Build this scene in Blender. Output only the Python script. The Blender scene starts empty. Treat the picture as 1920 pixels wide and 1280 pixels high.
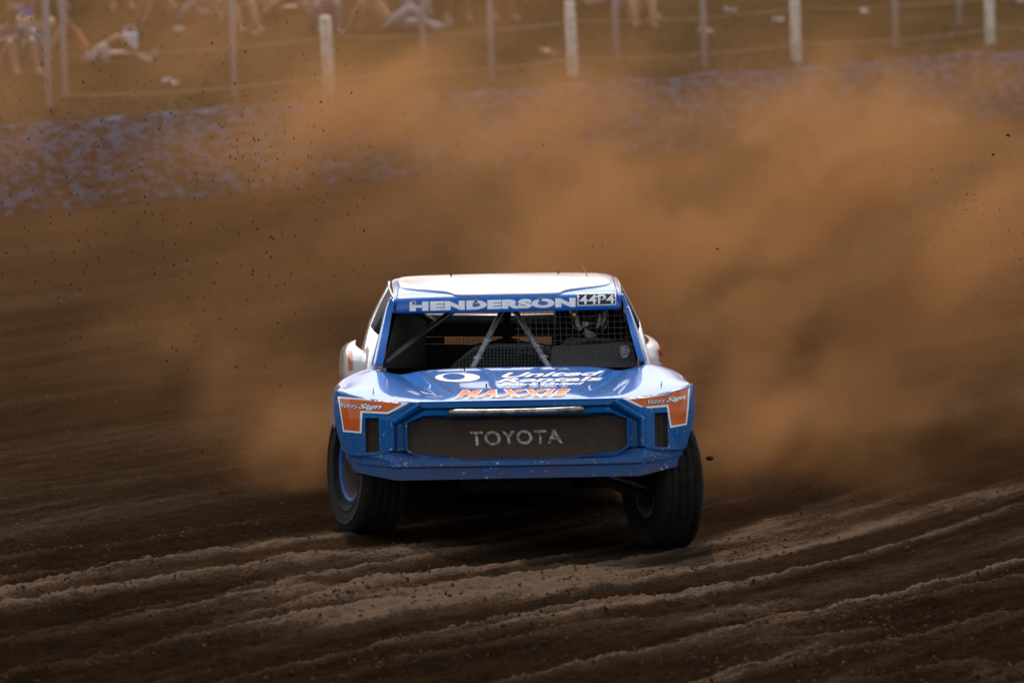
import bpy, bmesh, math, random
import numpy as np
from mathutils import Vector, Matrix, Euler
from mathutils.bvhtree import BVHTree
random.seed(7)
rng = np.random.default_rng(7)
R = math.radians
SC = bpy.context.scene
COL = SC.collection

# ------------------------------------------------------------------ camera, light, exposure
F = 14550.0                       # focal length in pixels of the 1920 wide photograph
CAM = Vector((0.0, -49.0, 4.7))
PITCH = math.atan(1016.0 / F)
cam_d = bpy.data.cameras.new('camera')
cam = bpy.data.objects.new('camera', cam_d)
COL.objects.link(cam)
cam.location = CAM
cam.rotation_euler = (math.pi / 2 - PITCH, 0, 0)
cam_d.sensor_width = 36
cam_d.lens = F / 1920 * 36
cam_d.clip_start = 1
cam_d.clip_end = 3000
cam_d.dof.use_dof = True
cam_d.dof.focus_distance = 49.6
cam_d.dof.aperture_fstop = 3.6
SC.camera = cam

SUN_EL, SUN_AZ = R(50), R(-9)     # azimuth measured from +Y towards +X: behind the truck, a little to the left
world = bpy.data.worlds.new('World')
SC.world = world
world.use_nodes = True
wn = world.node_tree
wn.nodes.clear()
sky = wn.nodes.new('ShaderNodeTexSky')
sky.sky_type = 'NISHITA'
sky.sun_disc = False
sky.sun_elevation = SUN_EL
sky.sun_rotation = SUN_AZ
sky.air_density = 1.0
sky.dust_density = 2.0
sky.ozone_density = 1.0
bg = wn.nodes.new('ShaderNodeBackground')
bg.inputs['Strength'].default_value = 0.15
wo = wn.nodes.new('ShaderNodeOutputWorld')
hz = wn.nodes.new('ShaderNodeHueSaturation')      # a milky, hazy sky
hz.inputs['Saturation'].default_value = 0.26
hz.inputs['Value'].default_value = 1.1
wn.links.new(sky.outputs[0], hz.inputs['Color'])
wn.links.new(hz.outputs[0], bg.inputs[0])
wn.links.new(bg.outputs[0], wo.inputs[0])

sd = bpy.data.lights.new('sun', 'SUN')
sd.energy = 2.6
sd.angle = R(2.5)
sd.color = (1.0, 0.84, 0.66)
sun = bpy.data.objects.new('sun', sd)
COL.objects.link(sun)
sdir = Vector((math.sin(SUN_AZ) * math.cos(SUN_EL), math.cos(SUN_AZ) * math.cos(SUN_EL), math.sin(SUN_EL)))
sun.rotation_euler = (-sdir).to_track_quat('-Z', 'Y').to_euler()
sun.location = sdir * 60

vs = SC.view_settings
vs.view_transform = 'Standard'
vs.look = 'None'
vs.gamma = 1
vs.exposure = 0.6
vs.use_curve_mapping = False
SC.display_settings.display_device = 'sRGB'
cy = SC.cycles
cy.use_denoising = True
cy.denoiser = 'OPENIMAGEDENOISE'
cy.max_bounces = 7
cy.diffuse_bounces = 3
cy.glossy_bounces = 3
cy.transmission_bounces = 3
cy.transparent_max_bounces = 8
cy.volume_bounces = 2
cy.volume_step_rate = 1.5
cy.volume_max_steps = 256
cy.use_adaptive_sampling = True
cy.adaptive_threshold = 0.02
cy.sample_clamp_indirect = 6

# ------------------------------------------------------------------ helpers
def ray(px, py):
    v = Vector(((px - 960) / F, (640 - py) / F, -1.0))
    v.rotate(cam.rotation_euler)
    return v

def at_y(px, py, y):
    d = ray(px, py)
    return CAM + d * ((y - CAM.y) / d.y)

def tag(o, label=None, cat=None, group=None, kind=None):
    if label: o['label'] = label
    if cat: o['category'] = cat
    if group: o['group'] = group
    if kind: o['kind'] = kind
    return o

def link(name, me, mat=None, parent=None, smooth=False):
    o = bpy.data.objects.new(name, me)
    COL.objects.link(o)
    if mat is not None and len(me.materials) == 0:
        me.materials.append(mat)
    if parent is not None:
        o.parent = parent
    if smooth:
        me.polygons.foreach_set('use_smooth', [True] * len(me.polygons))
    return o

def empty(name, loc=(0, 0, 0), rot=(0, 0, 0)):
    o = bpy.data.objects.new(name, None)
    o.empty_display_size = 0.2
    COL.objects.link(o)
    o.location = loc
    o.rotation_euler = rot
    return o

def mesh_of(verts, faces, name='mesh'):
    me = bpy.data.meshes.new(name)
    me.from_pydata([tuple(v) for v in verts], [], faces)
    me.validate()
    me.update()
    return me

def bm_mesh(bm, name='mesh', recalc=True):
    if recalc:
        bmesh.ops.recalc_face_normals(bm, faces=bm.faces)
    me = bpy.data.meshes.new(name)
    bm.to_mesh(me)
    bm.free()
    return me

def add_box(bm, c, s, rot=None):
    r = bmesh.ops.create_cube(bm, size=1)
    M = Matrix.Translation(c) @ (rot.to_matrix().to_4x4() if rot else Matrix()) @ Matrix.Diagonal((*s, 1))
    bmesh.ops.transform(bm, matrix=M, verts=r['verts'])
    return r['verts']

def add_tube(bm, pts, r, seg=10, cap=True):
    pts = [Vector(p) for p in pts]
    rr = r if isinstance(r, (list, tuple)) else [r] * len(pts)
    rings = []
    up = None
    for i, p in enumerate(pts):
        t = (pts[min(i + 1, len(pts) - 1)] - pts[max(i - 1, 0)]).normalized()
        if up is None:
            up = Vector((0, 0, 1)) if abs(t.z) < 0.9 else Vector((1, 0, 0))
        a = t.cross(up).normalized()
        b = a.cross(t).normalized()
        up = b
        rings.append([bm.verts.new(p + (a * math.cos(2 * math.pi * k / seg) + b * math.sin(2 * math.pi * k / seg)) * rr[i]) for k in range(seg)])
    for i in range(len(rings) - 1):
        for k in range(seg):
            bm.faces.new((rings[i][k], rings[i][(k + 1) % seg], rings[i + 1][(k + 1) % seg], rings[i + 1][k]))
    if cap:
        bm.faces.new(rings[0][::-1])
        bm.faces.new(rings[-1])

def add_lathe_x(bm, prof, seg=64, close=False):
    """profile of (x, radius) turned about the x axis"""
    rings = []
    for (x, r) in prof:
        rings.append([bm.verts.new((x, r * math.cos(2 * math.pi * k / seg), r * math.sin(2 * math.pi * k / seg))) for k in range(seg)])
    n = len(rings)
    for i in range(n if close else n - 1):
        j = (i + 1) % n
        for k in range(seg):
            bm.faces.new((rings[i][k], rings[i][(k + 1) % seg], rings[j][(k + 1) % seg], rings[j][k]))
    return rings

def bevel_mod(o, w=0.004, seg=2, ang=30):
    m = o.modifiers.new('bevel', 'BEVEL')
    m.width = w
    m.segments = seg
    m.limit_method = 'ANGLE'
    m.angle_limit = R(ang)
    return m

def thick(o, t, off=1.0):
    m = o.modifiers.new('thickness', 'SOLIDIFY')
    m.thickness = t
    m.offset = off
    return m

def subsurf(o, n=2):
    m = o.modifiers.new('smooth', 'SUBSURF')
    m.levels = n
    m.render_levels = n
    return m

# value noise in numpy
def vnoise2(x, y, seed=0):
    xi = np.floor(x).astype(np.int64); yi = np.floor(y).astype(np.int64)
    xf = x - xi; yf = y - yi
    u = xf * xf * (3 - 2 * xf); v = yf * yf * (3 - 2 * yf)
    def h(a, b):
        n = (a * 374761393 + b * 668265263 + seed * 1442695041) & 0x7fffffff
        n = ((n ^ (n >> 13)) * 1274126177) & 0x7fffffff
        n = (n ^ (n >> 16)) & 0xffff
        return n / 65535.0
    return (h(xi, yi) * (1 - u) + h(xi + 1, yi) * u) * (1 - v) + (h(xi, yi + 1) * (1 - u) + h(xi + 1, yi + 1) * u) * v

def fbm2(x, y, oct=4, seed=0, gain=0.5):
    s = 0; a = 1; t = 0
    for k in range(oct):
        s = s + a * vnoise2(x * 2 ** k + 17.3 * k, y * 2 ** k - 9.1 * k, seed + k)
        t += a; a *= gain
    return s / t

# ------------------------------------------------------------------ materials
class NT:
    def __init__(s, name):
        s.m = bpy.data.materials.new(name)
        s.m.use_nodes = True
        s.t = s.m.node_tree
        s.p = s.t.nodes['Principled BSDF']
        s.out = s.t.nodes['Material Output']
    def n(s, typ, **kw):
        nd = s.t.nodes.new(typ)
        for k, v in kw.items():
            if hasattr(nd, k) and k not in ('Scale',):
                setattr(nd, k, v)
            else:
                nd.inputs[k].default_value = v
        return nd
    def l(s, a, b):
        s.t.links.new(a, b)
    def coord(s, scale=(1, 1, 1), rotz=0, kind='Object', rot=None):
        tc = s.n('ShaderNodeTexCoord')
        mp = s.n('ShaderNodeMapping')
        mp.inputs['Scale'].default_value = scale
        mp.inputs['Rotation'].default_value = rot or (0, 0, rotz)
        s.l(tc.outputs[kind], mp.inputs['Vector'])
        return mp.outputs[0]
    def noise(s, vec, scale=5, detail=4, rough=0.55, dist=0):
        nd = s.n('ShaderNodeTexNoise')
        nd.inputs['Scale'].default_value = scale
        nd.inputs['Detail'].default_value = detail
        nd.inputs['Roughness'].default_value = rough
        nd.inputs['Distortion'].default_value = dist
        s.l(vec, nd.inputs['Vector'])
        return nd.outputs['Fac']
    def ramp(s, fac, stops):
        r = s.n('ShaderNodeValToRGB')
        while len(r.color_ramp.elements) < len(stops):
            r.color_ramp.elements.new(0.5)
        for e, (p, c) in zip(r.color_ramp.elements, stops):
            e.position = p
            e.color = (*c, 1) if isinstance(c, (tuple, list)) else (c, c, c, 1)
        s.l(fac, r.inputs[0])
        return r.outputs[0]
    def mix(s, fac, a, b, typ='MIX'):
        m = s.n('ShaderNodeMix')
        m.data_type = 'RGBA'
        m.blend_type = typ
        for i, v in ((0, fac), (6, a), (7, b)):
            if isinstance(v, (int, float)):
                m.inputs[i].default_value = v
            elif isinstance(v, (tuple, list)):
                m.inputs[i].default_value = (*v, 1)
            else:
                s.l(v, m.inputs[i])
        return m.outputs[2]
    def math(s, op, a, b=None, clamp=False):
        m = s.n('ShaderNodeMath')
        m.operation = op
        m.use_clamp = clamp
        for i, v in enumerate((a, b)):
            if v is None: continue
            if isinstance(v, (int, float)):
                m.inputs[i].default_value = v
            else:
                s.l(v, m.inputs[i])
        return m.outputs[0]
    def bump(s, h, dist=0.01, strength=1.0):
        b = s.n('ShaderNodeBump')
        b.inputs['Distance'].default_value = dist
        b.inputs['Strength'].default_value = strength
        s.l(h, b.inputs['Height'])
        s.l(b.outputs[0], s.p.inputs['Normal'])
    def base(s, c):
        if isinstance(c, (tuple, list)):
            s.p.inputs['Base Color'].default_value = (*c, 1)
        else:
            s.l(c, s.p.inputs['Base Color'])
    def rough(s, v):
        if isinstance(v, (int, float)):
            s.p.inputs['Roughness'].default_value = v
        else:
            s.l(v, s.p.inputs['Roughness'])

def simple(name, col, rough=0.6, metal=0.0, var=0.25, scale=14, bump=0.0, dirt=None):
    t = NT(name)
    if max(col) < 0.04: t.p.inputs['Specular IOR Level'].default_value = 0.15
    v = t.coord()
    n = t.noise(v, scale, 5, 0.6)
    c2 = tuple(x * (1 - var) for x in col)
    c = t.mix(n, c2, tuple(min(1, x * (1 + var)) for x in col))
    if dirt:
        f = t.ramp(t.noise(v, scale * 0.8, 6, 0.7), [(0.45, 0.0), (0.62, 1.0)])
        c = t.mix(t.math('MULTIPLY', f, dirt), c, (0.075, 0.042, 0.022))
    t.base(c)
    t.rough(rough)
    t.p.inputs['Metallic'].default_value = metal
    if bump:
        t.bump(n, bump)
    return t.m

MUD = (0.115, 0.068, 0.038)
def paint(name, col, mud_lo=0.35, mud_hi=0.75, chips=0.0, mudmax=0.8, coat=1.0, rough=0.35):
    """glossy race paint; mud gathers below mud_hi (metres above the ground)"""
    t = NT(name)
    v = t.coord()
    tc = t.n('ShaderNodeTexCoord')
    sep = t.n('ShaderNodeSeparateXYZ')
    t.l(tc.outputs['Object'], sep.inputs[0])
    h = t.n('ShaderNodeMapRange')
    h.inputs['From Min'].default_value = mud_lo
    h.inputs['From Max'].default_value = mud_hi
    h.inputs['To Min'].default_value = 1
    h.inputs['To Max'].default_value = 0
    t.l(sep.outputs[2], h.inputs['Value'])
    n1 = t.noise(v, 7, 6, 0.7)
    n2 = t.noise(v, 60, 4, 0.7)
    m = t.math('ADD', t.math('MULTIPLY', n1, 0.75), t.math('MULTIPLY', n2, 0.35))
    th = t.math('SUBTRACT', 0.84, t.math('MULTIPLY', h.outputs[0], 0.36))
    f = t.math('MULTIPLY', t.math('SUBTRACT', m, th), 5.0, True)
    f = t.math('MULTIPLY', f, mudmax)
    spk = t.ramp(t.noise(v, 240, 2, 0.5), [(0.69, 0.0), (0.73, 1.0)])   # tiny mud spatter
    f = t.math('MAXIMUM', f, t.math('MULTIPLY', spk, 0.75))
    film = t.math('MULTIPLY', t.ramp(t.math('ADD', t.math('MULTIPLY', t.noise(v, 2.6, 5, 0.65), 0.7), t.math('MULTIPLY', h.outputs[0], 0.22)), [(0.36, 0.0), (0.62, 1.0)]), mudmax * 0.72)
    f = t.math('MAXIMUM', f, t.math('MULTIPLY', film, h.outputs[0]))
    c = t.mix(f, col, MUD)
    r = t.math('ADD', t.math('MULTIPLY', f, 0.5), rough)
    if chips:
        vo = t.noise(v, 34, 5, 0.75)
        cf = t.ramp(t.math('ADD', vo, t.math('MULTIPLY', h.outputs[0], 0.03)), [(0.635, 0.0), (0.66, 1.0)])
        cf = t.math('MULTIPLY', cf, t.ramp(t.noise(v, 4.5, 3, 0.5), [(0.46, 0.0), (0.56, 1.0)]))
        c = t.mix(t.math('MULTIPLY', cf, chips), c, (0.55, 0.52, 0.46))
    t.base(c)
    t.rough(r)
    inv = t.math('SUBTRACT', 1.0, f, True)
    t.l(t.math('MULTIPLY', inv, coat), t.p.inputs['Coat Weight'])
    t.p.inputs['Specular IOR Level'].default_value = 0.05
    t.p.inputs['Coat Roughness'].default_value = 0.045
    t.p.inputs['Coat IOR'].default_value = 1.48
    t.bump(t.math('ADD', f, t.math('MULTIPLY', t.noise(v, 3, 2, 0.4), 0.6)), 0.0025, 0.6)
    return t.m

BLUE = (0.0005, 0.110, 0.45)
M = {}
M['blue'] = paint('blue_paint', BLUE, 0.45, 1.0, 0.0, 0.5)
M['blue_low'] = paint('blue_bumper_paint', (0.0008, 0.096, 0.315), 0.40, 0.97, 0.95, 0.85, 0.22, 0.5)
M['white'] = paint('white_panel_paint', (0.68, 0.72, 0.78), 0.3, 0.8, 0.0, 0.5)  # real white on doors and bed sides, painted sky reflection on the roof
M['orange'] = paint('orange_vinyl', (0.62, 0.115, 0.018), 0.3, 0.95, 0.0, 0.6, 0.5)
M['orange_soft'] = paint('faded_orange_vinyl', (0.80, 0.20, 0.06), 0.3, 0.7, 0.0, 0.4, 0.5)
M['vinyl'] = paint('white_vinyl', (0.9, 0.9, 0.9), 0.3, 0.7, 0.0, 0.4, 0.4)
M['black_vinyl'] = paint('black_vinyl', (0.012, 0.014, 0.02), 0.3, 0.7, 0.0, 0.4, 0.5)
M['black'] = simple('black_interior', (0.012, 0.011, 0.010), 0.75, 0, 0.4, 9)
M['panel'] = simple('charcoal_door_liner', (0.03, 0.028, 0.027), 0.7, 0, 0.4, 6)
M['tubedark'] = simple('dark_roll_cage_tube', (0.035, 0.036, 0.04), 0.4, 0.2, 0.3, 20)
M['tubegrey'] = simple('grey_roll_cage_tube', (0.23, 0.25, 0.28), 0.38, 0.35, 0.25, 30, dirt=0.5)
M['wire'] = simple('steel_wire', (0.045, 0.038, 0.032), 0.55, 0.4, 0.3, 40)
M['wiregrey'] = simple('grey_mesh_wire', (0.16, 0.17, 0.185), 0.5, 0.4, 0.3, 40)
M['steel'] = simple('scuffed_steel', (0.35, 0.36, 0.38), 0.32, 0.7, 0.3, 18, dirt=0.85)
M['bolt'] = simple('pale_washer_metal', (0.5, 0.5, 0.48), 0.4, 0.3, 0.2, 60)
M['dirty'] = simple('mud_caked_metal', (0.014, 0.009, 0.006), 0.85, 0, 0.5, 25, 0.006)

# tyre: rubber dusted with dirt, ring marks
t = NT('tyre_rubber'); t.p.inputs['Specular IOR Level'].default_value = 0.1
v = t.coord()
n = t.noise(v, 20, 5, 0.65)
ringn = t.noise(t.coord((14, 1.2, 1.2)), 3, 3, 0.6)
t.base(t.mix(t.ramp(t.math('ADD', t.math('MULTIPLY', n, 0.6), t.math('MULTIPLY', ringn, 0.4)), [(0.42, 0.0), (0.75, 1.0)]), (0.006, 0.006, 0.0065), (0.024, 0.017, 0.012)))
t.rough(0.72)
t.bump(n, 0.002)
M['tyre'] = t.m
M['ring'] = paint('blue_beadlock_paint', (0.015, 0.085, 0.30), 0.0, 0.2, 0.0, 0.4, 0.3, 0.5)
M['rim'] = simple('muddy_rim', (0.075, 0.046, 0.027), 0.8, 0.1, 0.5, 22, 0.004)

# grille: black mesh packed with dried mud
t = NT('mud_packed_grille')
v = t.coord()
tc = t.n('ShaderNodeTexCoord')
sep = t.n('ShaderNodeSeparateXYZ')
t.l(tc.outputs['Object'], sep.inputs[0])
mr = t.n('ShaderNodeMapRange')
mr.inputs['From Min'].default_value = 0.50
mr.inputs['From Max'].default_value = 0.86
mr.inputs['To Min'].default_value = 0.32
mr.inputs['To Max'].default_value = -0.12
t.l(sep.outputs[2], mr.inputs['Value'])
f = t.math('ADD', t.math('ADD', t.math('MULTIPLY', t.noise(v, 9, 6, 0.75), 0.6), t.math('MULTIPLY', t.noise(v, 170, 3, 0.6), 0.4)), mr.outputs[0])
t.base(t.mix(t.ramp(f, [(0.38, 0.0), (0.72, 1.0)]), (0.010, 0.009, 0.009), (0.060, 0.035, 0.020)))
t.rough(0.85)
t.bump(t.noise(v, 120, 3, 0.6), 0.004)
M['grille'] = t.m

M['weave'] = simple('dusty_grille_wire', (0.062, 0.040, 0.025), 0.85, 0, 0.5, 30)
# worn letters on the grille
t = NT('worn_grey_letter_paint')
v = t.coord()
f = t.ramp(t.math('ADD', t.math('MULTIPLY', t.noise(v, 30, 6, 0.8), 0.6), t.math('MULTIPLY', t.noise(v, 160, 2, 0.6), 0.4)), [(0.44, 0.0), (0.54, 1.0)])
t.base(t.mix(f, (0.50, 0.49, 0.48), (0.09, 0.065, 0.045)))
t.rough(0.8)
M['worn'] = t.m

# ------------------------------------------------------------------ ground
RUT = Vector((0.47, 0.883))                       # direction the ruts and the wall run in
GR = (0.40, 0.9165)
def rot_coords(x, y):
    along = x * GR[0] + y * GR[1]
    across = x * GR[1] - y * GR[0]
    return along, across

def ground_z(x, y, fine=True):
    x = np.asarray(x, float); y = np.asarray(y, float)
    al, ac = rot_coords(x, y)
    near = np.exp(-((x / 4.0) ** 2 + ((y - 0.5) / 6.0) ** 2))
    z = (-0.05 * x - 0.06) * near
    acw = ac + 0.35 * (fbm2(al * 0.13, ac * 0.3, 2, 5) - 0.5)
    big = fbm2(acw * 1.1, al * 0.06, 3, 11) - 0.5
    rut = fbm2(acw * 3.2, al * 0.16, 3, 23) - 0.5
    rid = 1 - np.abs(2 * fbm2(acw * 1.9 + 4, al * 0.11, 3, 31) - 1)
    sharp = np.clip((rid - 0.80) / 0.20, 0, 1) ** 1.5
    front = np.clip((2.5 - y) / 5.0, 0.18, 1.0) * (1 - 0.75 * np.exp(-((x - 0.1) / 1.3) ** 2 - ((y - 0.7) / 1.0) ** 2))
    z = z + (big * 0.10 + rut * 0.075 + sharp * 0.055) * front
    if fine:
        z = z + (fbm2(acw * 9, al * 1.6, 4, 41, 0.65) - 0.5) * 0.085 * (0.35 + 0.65 * front)
        z = z + (fbm2(x * 21, y * 14, 3, 57, 0.65) - 0.5) * 0.034 * (0.5 + 0.5 * front)
        z = z + (fbm2(x * 60, y * 45, 2, 71, 0.6) - 0.5) * 0.012
    flat = np.clip((np.hypot(x, y) - 60) / 60, 0, 1)
    return z * (1 - flat)

def axis(dense_lo, dense_hi, step, lo, hi, grow):
    a = list(np.arange(dense_lo, dense_hi + 1e-6, step))
    s, v = step, a[-1]
    while v < hi:
        s *= grow; v += s; a.append(v)
    s, v = step, a[0]; b = []
    while v > lo:
        s *= grow; v -= s; b.append(v)
    return np.array(b[::-1] + a)

gx = axis(-4.0, 4.2, 0.019, -600, 600, 1.035)
gy = axis(-8.6, 3.0, 0.026, -200, 900, 1.020)
GX, GY = np.meshgrid(gx, gy)
GZ = ground_z(GX, GY)
nx, ny = len(gx), len(gy)
co = np.stack([GX.ravel(), GY.ravel(), GZ.ravel()], 1)
ii = np.arange(nx * ny).reshape(ny, nx)
fq = np.stack([ii[:-1, :-1].ravel(), ii[:-1, 1:].ravel(), ii[1:, 1:].ravel(), ii[1:, :-1].ravel()], 1)
gm = bpy.data.meshes.new('ground')
gm.vertices.add(len(co)); gm.vertices.foreach_set('co', co.ravel())
gm.loops.add(fq.size); gm.loops.foreach_set('vertex_index', fq.ravel())
gm.polygons.add(len(fq)); gm.polygons.foreach_set('loop_start', np.arange(0, fq.size, 4)); gm.polygons.foreach_set('loop_total', np.full(len(fq), 4))
gm.update(); gm.validate()
gm.polygons.foreach_set('use_smooth', [True] * len(gm.polygons))
# dry crust: raised dirt dries out and pales, hollows stay damp
low = ground_z(GX, GY, False)
al_, ac_ = rot_coords(GX, GY)
acw_ = ac_ + 0.35 * (fbm2(al_ * 0.13, ac_ * 0.3, 2, 5) - 0.5)
rid_ = 1 - np.abs(2 * fbm2(acw_ * 1.9 + 4, al_ * 0.11, 3, 31) - 1)
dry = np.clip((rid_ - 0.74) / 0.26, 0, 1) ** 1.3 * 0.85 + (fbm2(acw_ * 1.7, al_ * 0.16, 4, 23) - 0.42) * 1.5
near_right_dark = np.clip(((GX - 0.3) * 0.75 - (GY + 3.6)) / 2.2, 0, 1)  # mask that darkens the track towards the near right
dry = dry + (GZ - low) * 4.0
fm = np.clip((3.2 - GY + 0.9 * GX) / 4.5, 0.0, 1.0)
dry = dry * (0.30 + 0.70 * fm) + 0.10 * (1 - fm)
dry = np.clip(dry - 0.45 * near_right_dark, 0, 1)
at = gm.attributes.new('dry', 'FLOAT', 'POINT')
at.data.foreach_set('value', dry.ravel())

t = NT('track_dirt')
a = t.n('ShaderNodeAttribute'); a.attribute_name = 'dry'
ang = math.atan2(GR[1], GR[0])
vr = t.coord((1, 1, 1), 0, 'Object', (0, 0, -ang))
def stretch(sc):
    mp = t.n('ShaderNodeMapping'); mp.inputs['Scale'].default_value = sc
    t.l(vr, mp.inputs['Vector']); return mp.outputs[0]
n_s = t.noise(stretch((1.0, 6.0, 6.0)), 2.2, 6, 0.65)
n_f = t.noise(stretch((1.0, 3.0, 3.0)), 16, 5, 0.7)
n_g = t.noise(t.coord(), 70, 3, 0.6)
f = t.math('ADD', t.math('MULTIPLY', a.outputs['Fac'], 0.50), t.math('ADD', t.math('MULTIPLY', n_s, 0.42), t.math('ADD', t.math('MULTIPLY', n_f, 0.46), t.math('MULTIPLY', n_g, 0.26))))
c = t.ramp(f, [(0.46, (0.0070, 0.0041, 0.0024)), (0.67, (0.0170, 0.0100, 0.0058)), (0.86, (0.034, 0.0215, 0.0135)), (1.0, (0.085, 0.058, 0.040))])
t.base(c)
t.rough(0.9)
t.p.inputs['Specular IOR Level'].default_value = 0.0
t.bump(t.math('ADD', n_f, t.math('MULTIPLY', n_g, 0.6)), 0.022, 0.9)
M['dirt'] = t.m
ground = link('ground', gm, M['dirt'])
tag(ground, kind='structure')

# loose clods lying on the track
def rock_mesh(seed, sub=1):
    r_ = random.Random(seed)
    bm = bmesh.new()
    bmesh.ops.create_icosphere(bm, subdivisions=sub, radius=1)
    for vv in bm.verts:
        vv.co *= r_.uniform(0.6, 1.15)
    return bm
proto_rocks = []
for s in range(5):
    b = rock_mesh(s)
    proto_rocks.append((np.array([vv.co[:] for vv in b.verts]), np.array([[q.index for q in f.verts] for f in b.faces])))
    b.free()
def scatter(name, pts, sizes, squash, mat, rotmax=6.28):
    V, Fc = [], []
    off = 0
    for p, s in zip(pts, sizes):
        pv, pf = proto_rocks[random.randrange(5)]
        m3 = np.array(Euler((random.uniform(-rotmax, rotmax), random.uniform(-rotmax, rotmax), random.uniform(0, 6.28))).to_matrix())
        q = (pv * np.array(squash)) @ m3.T * s + np.array(p)
        V.append(q); Fc.append(pf + off); off += len(pv)
    V = np.concatenate(V); Fc = np.concatenate(Fc)
    me = bpy.data.meshes.new(name)
    me.vertices.add(len(V)); me.vertices.foreach_set('co', V.ravel())
    me.loops.add(Fc.size); me.loops.foreach_set('vertex_index', Fc.ravel())
    me.polygons.add(len(Fc)); me.polygons.foreach_set('loop_start', np.arange(0, Fc.size, 3)); me.polygons.foreach_set('loop_total', np.full(len(Fc), 3))
    me.update(); me.validate()
    return link(name, me, mat)
N = 2600
xs = rng.uniform(-4.2, 4.5, N); ys = rng.uniform(-8.5, 12, N)
ok = ~((np.abs(xs) < 1.25) & (ys > -0.2) & (ys < 5))
xs, ys = xs[ok], ys[ok]
zs = ground_z(xs, ys)
sz = 0.003 + 0.018 * rng.random(len(xs)) ** 5
t = NT('clod_dirt'); t.p.inputs['Specular IOR Level'].default_value = 0.0; t.base(t.mix(t.noise(t.coord(), 8, 4, 0.6), (0.016, 0.0095, 0.0055), (0.065, 0.042, 0.027))); t.rough(0.95)
M['clod'] = t.m
t = NT('dry_crumb_dirt'); t.p.inputs['Specular IOR Level'].default_value = 0.0; t.base(t.mix(t.noise(t.coord(), 6, 4, 0.6), (0.020, 0.0125, 0.0078), (0.085, 0.057, 0.039))); t.rough(0.95)
M['crumb'] = t.m
# broken crumbs lie thickest along the raised ruts of the near track
N2 = 11000
x2 = rng.uniform(-3.6, 3.8, N2); y2 = rng.uniform(-8.5, 1.5, N2)
a2, c2 = rot_coords(x2, y2)
cw2 = c2 + 0.35 * (fbm2(a2 * 0.13, c2 * 0.3, 2, 5) - 0.5)
r2 = 1 - np.abs(2 * fbm2(cw2 * 1.9 + 4, a2 * 0.11, 3, 31) - 1)
ok = (r2 > 0.80) & ~((np.abs(x2) < 1.25) & (y2 > -0.2))
x2, y2 = x2[ok], y2[ok]
s2 = 0.003 + 0.016 * rng.random(len(x2)) ** 3
xs = np.concatenate([xs, x2]); ys = np.concatenate([ys, y2]); zs = np.concatenate([zs, ground_z(x2, y2) - s2 * 0.25]); sz = np.concatenate([sz, s2])
lc = scatter('loose_dirt_clods', np.stack([xs, ys, zs + sz * 0.2], 1), sz, (1.4, 1, 0.6), M['crumb'])
tag(lc, 'small brown clods and crumbs of dirt lying over the rutted track', 'dirt clods', None, 'stuff')

# ------------------------------------------------------------------ the bank behind the wall
WALL_A = Vector((-5.81, 39.1, 0))
WALL_D = Vector((0.446, 0.895, 0)).normalized()
WALL_N = Vector((0.895, -0.446, 0)).normalized()      # towards the track
BANK_S = 0.055
def bank_z(p):
    q = -(Vector((p[0], p[1], 0)) - WALL_A).dot(WALL_N)
    return 0.96 + BANK_S * max(q, 0)
def on_bank(px, py):
    d = ray(px, py)
    n = Vector((WALL_N.x * BANK_S, WALL_N.y * BANK_S, 1.0))   # z + s*(p-A).n = 0.96
    c = 0.96 + BANK_S * WALL_A.dot(WALL_N)
    tt = (c - CAM.dot(n)) / d.dot(n)
    return CAM + d * tt

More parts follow.
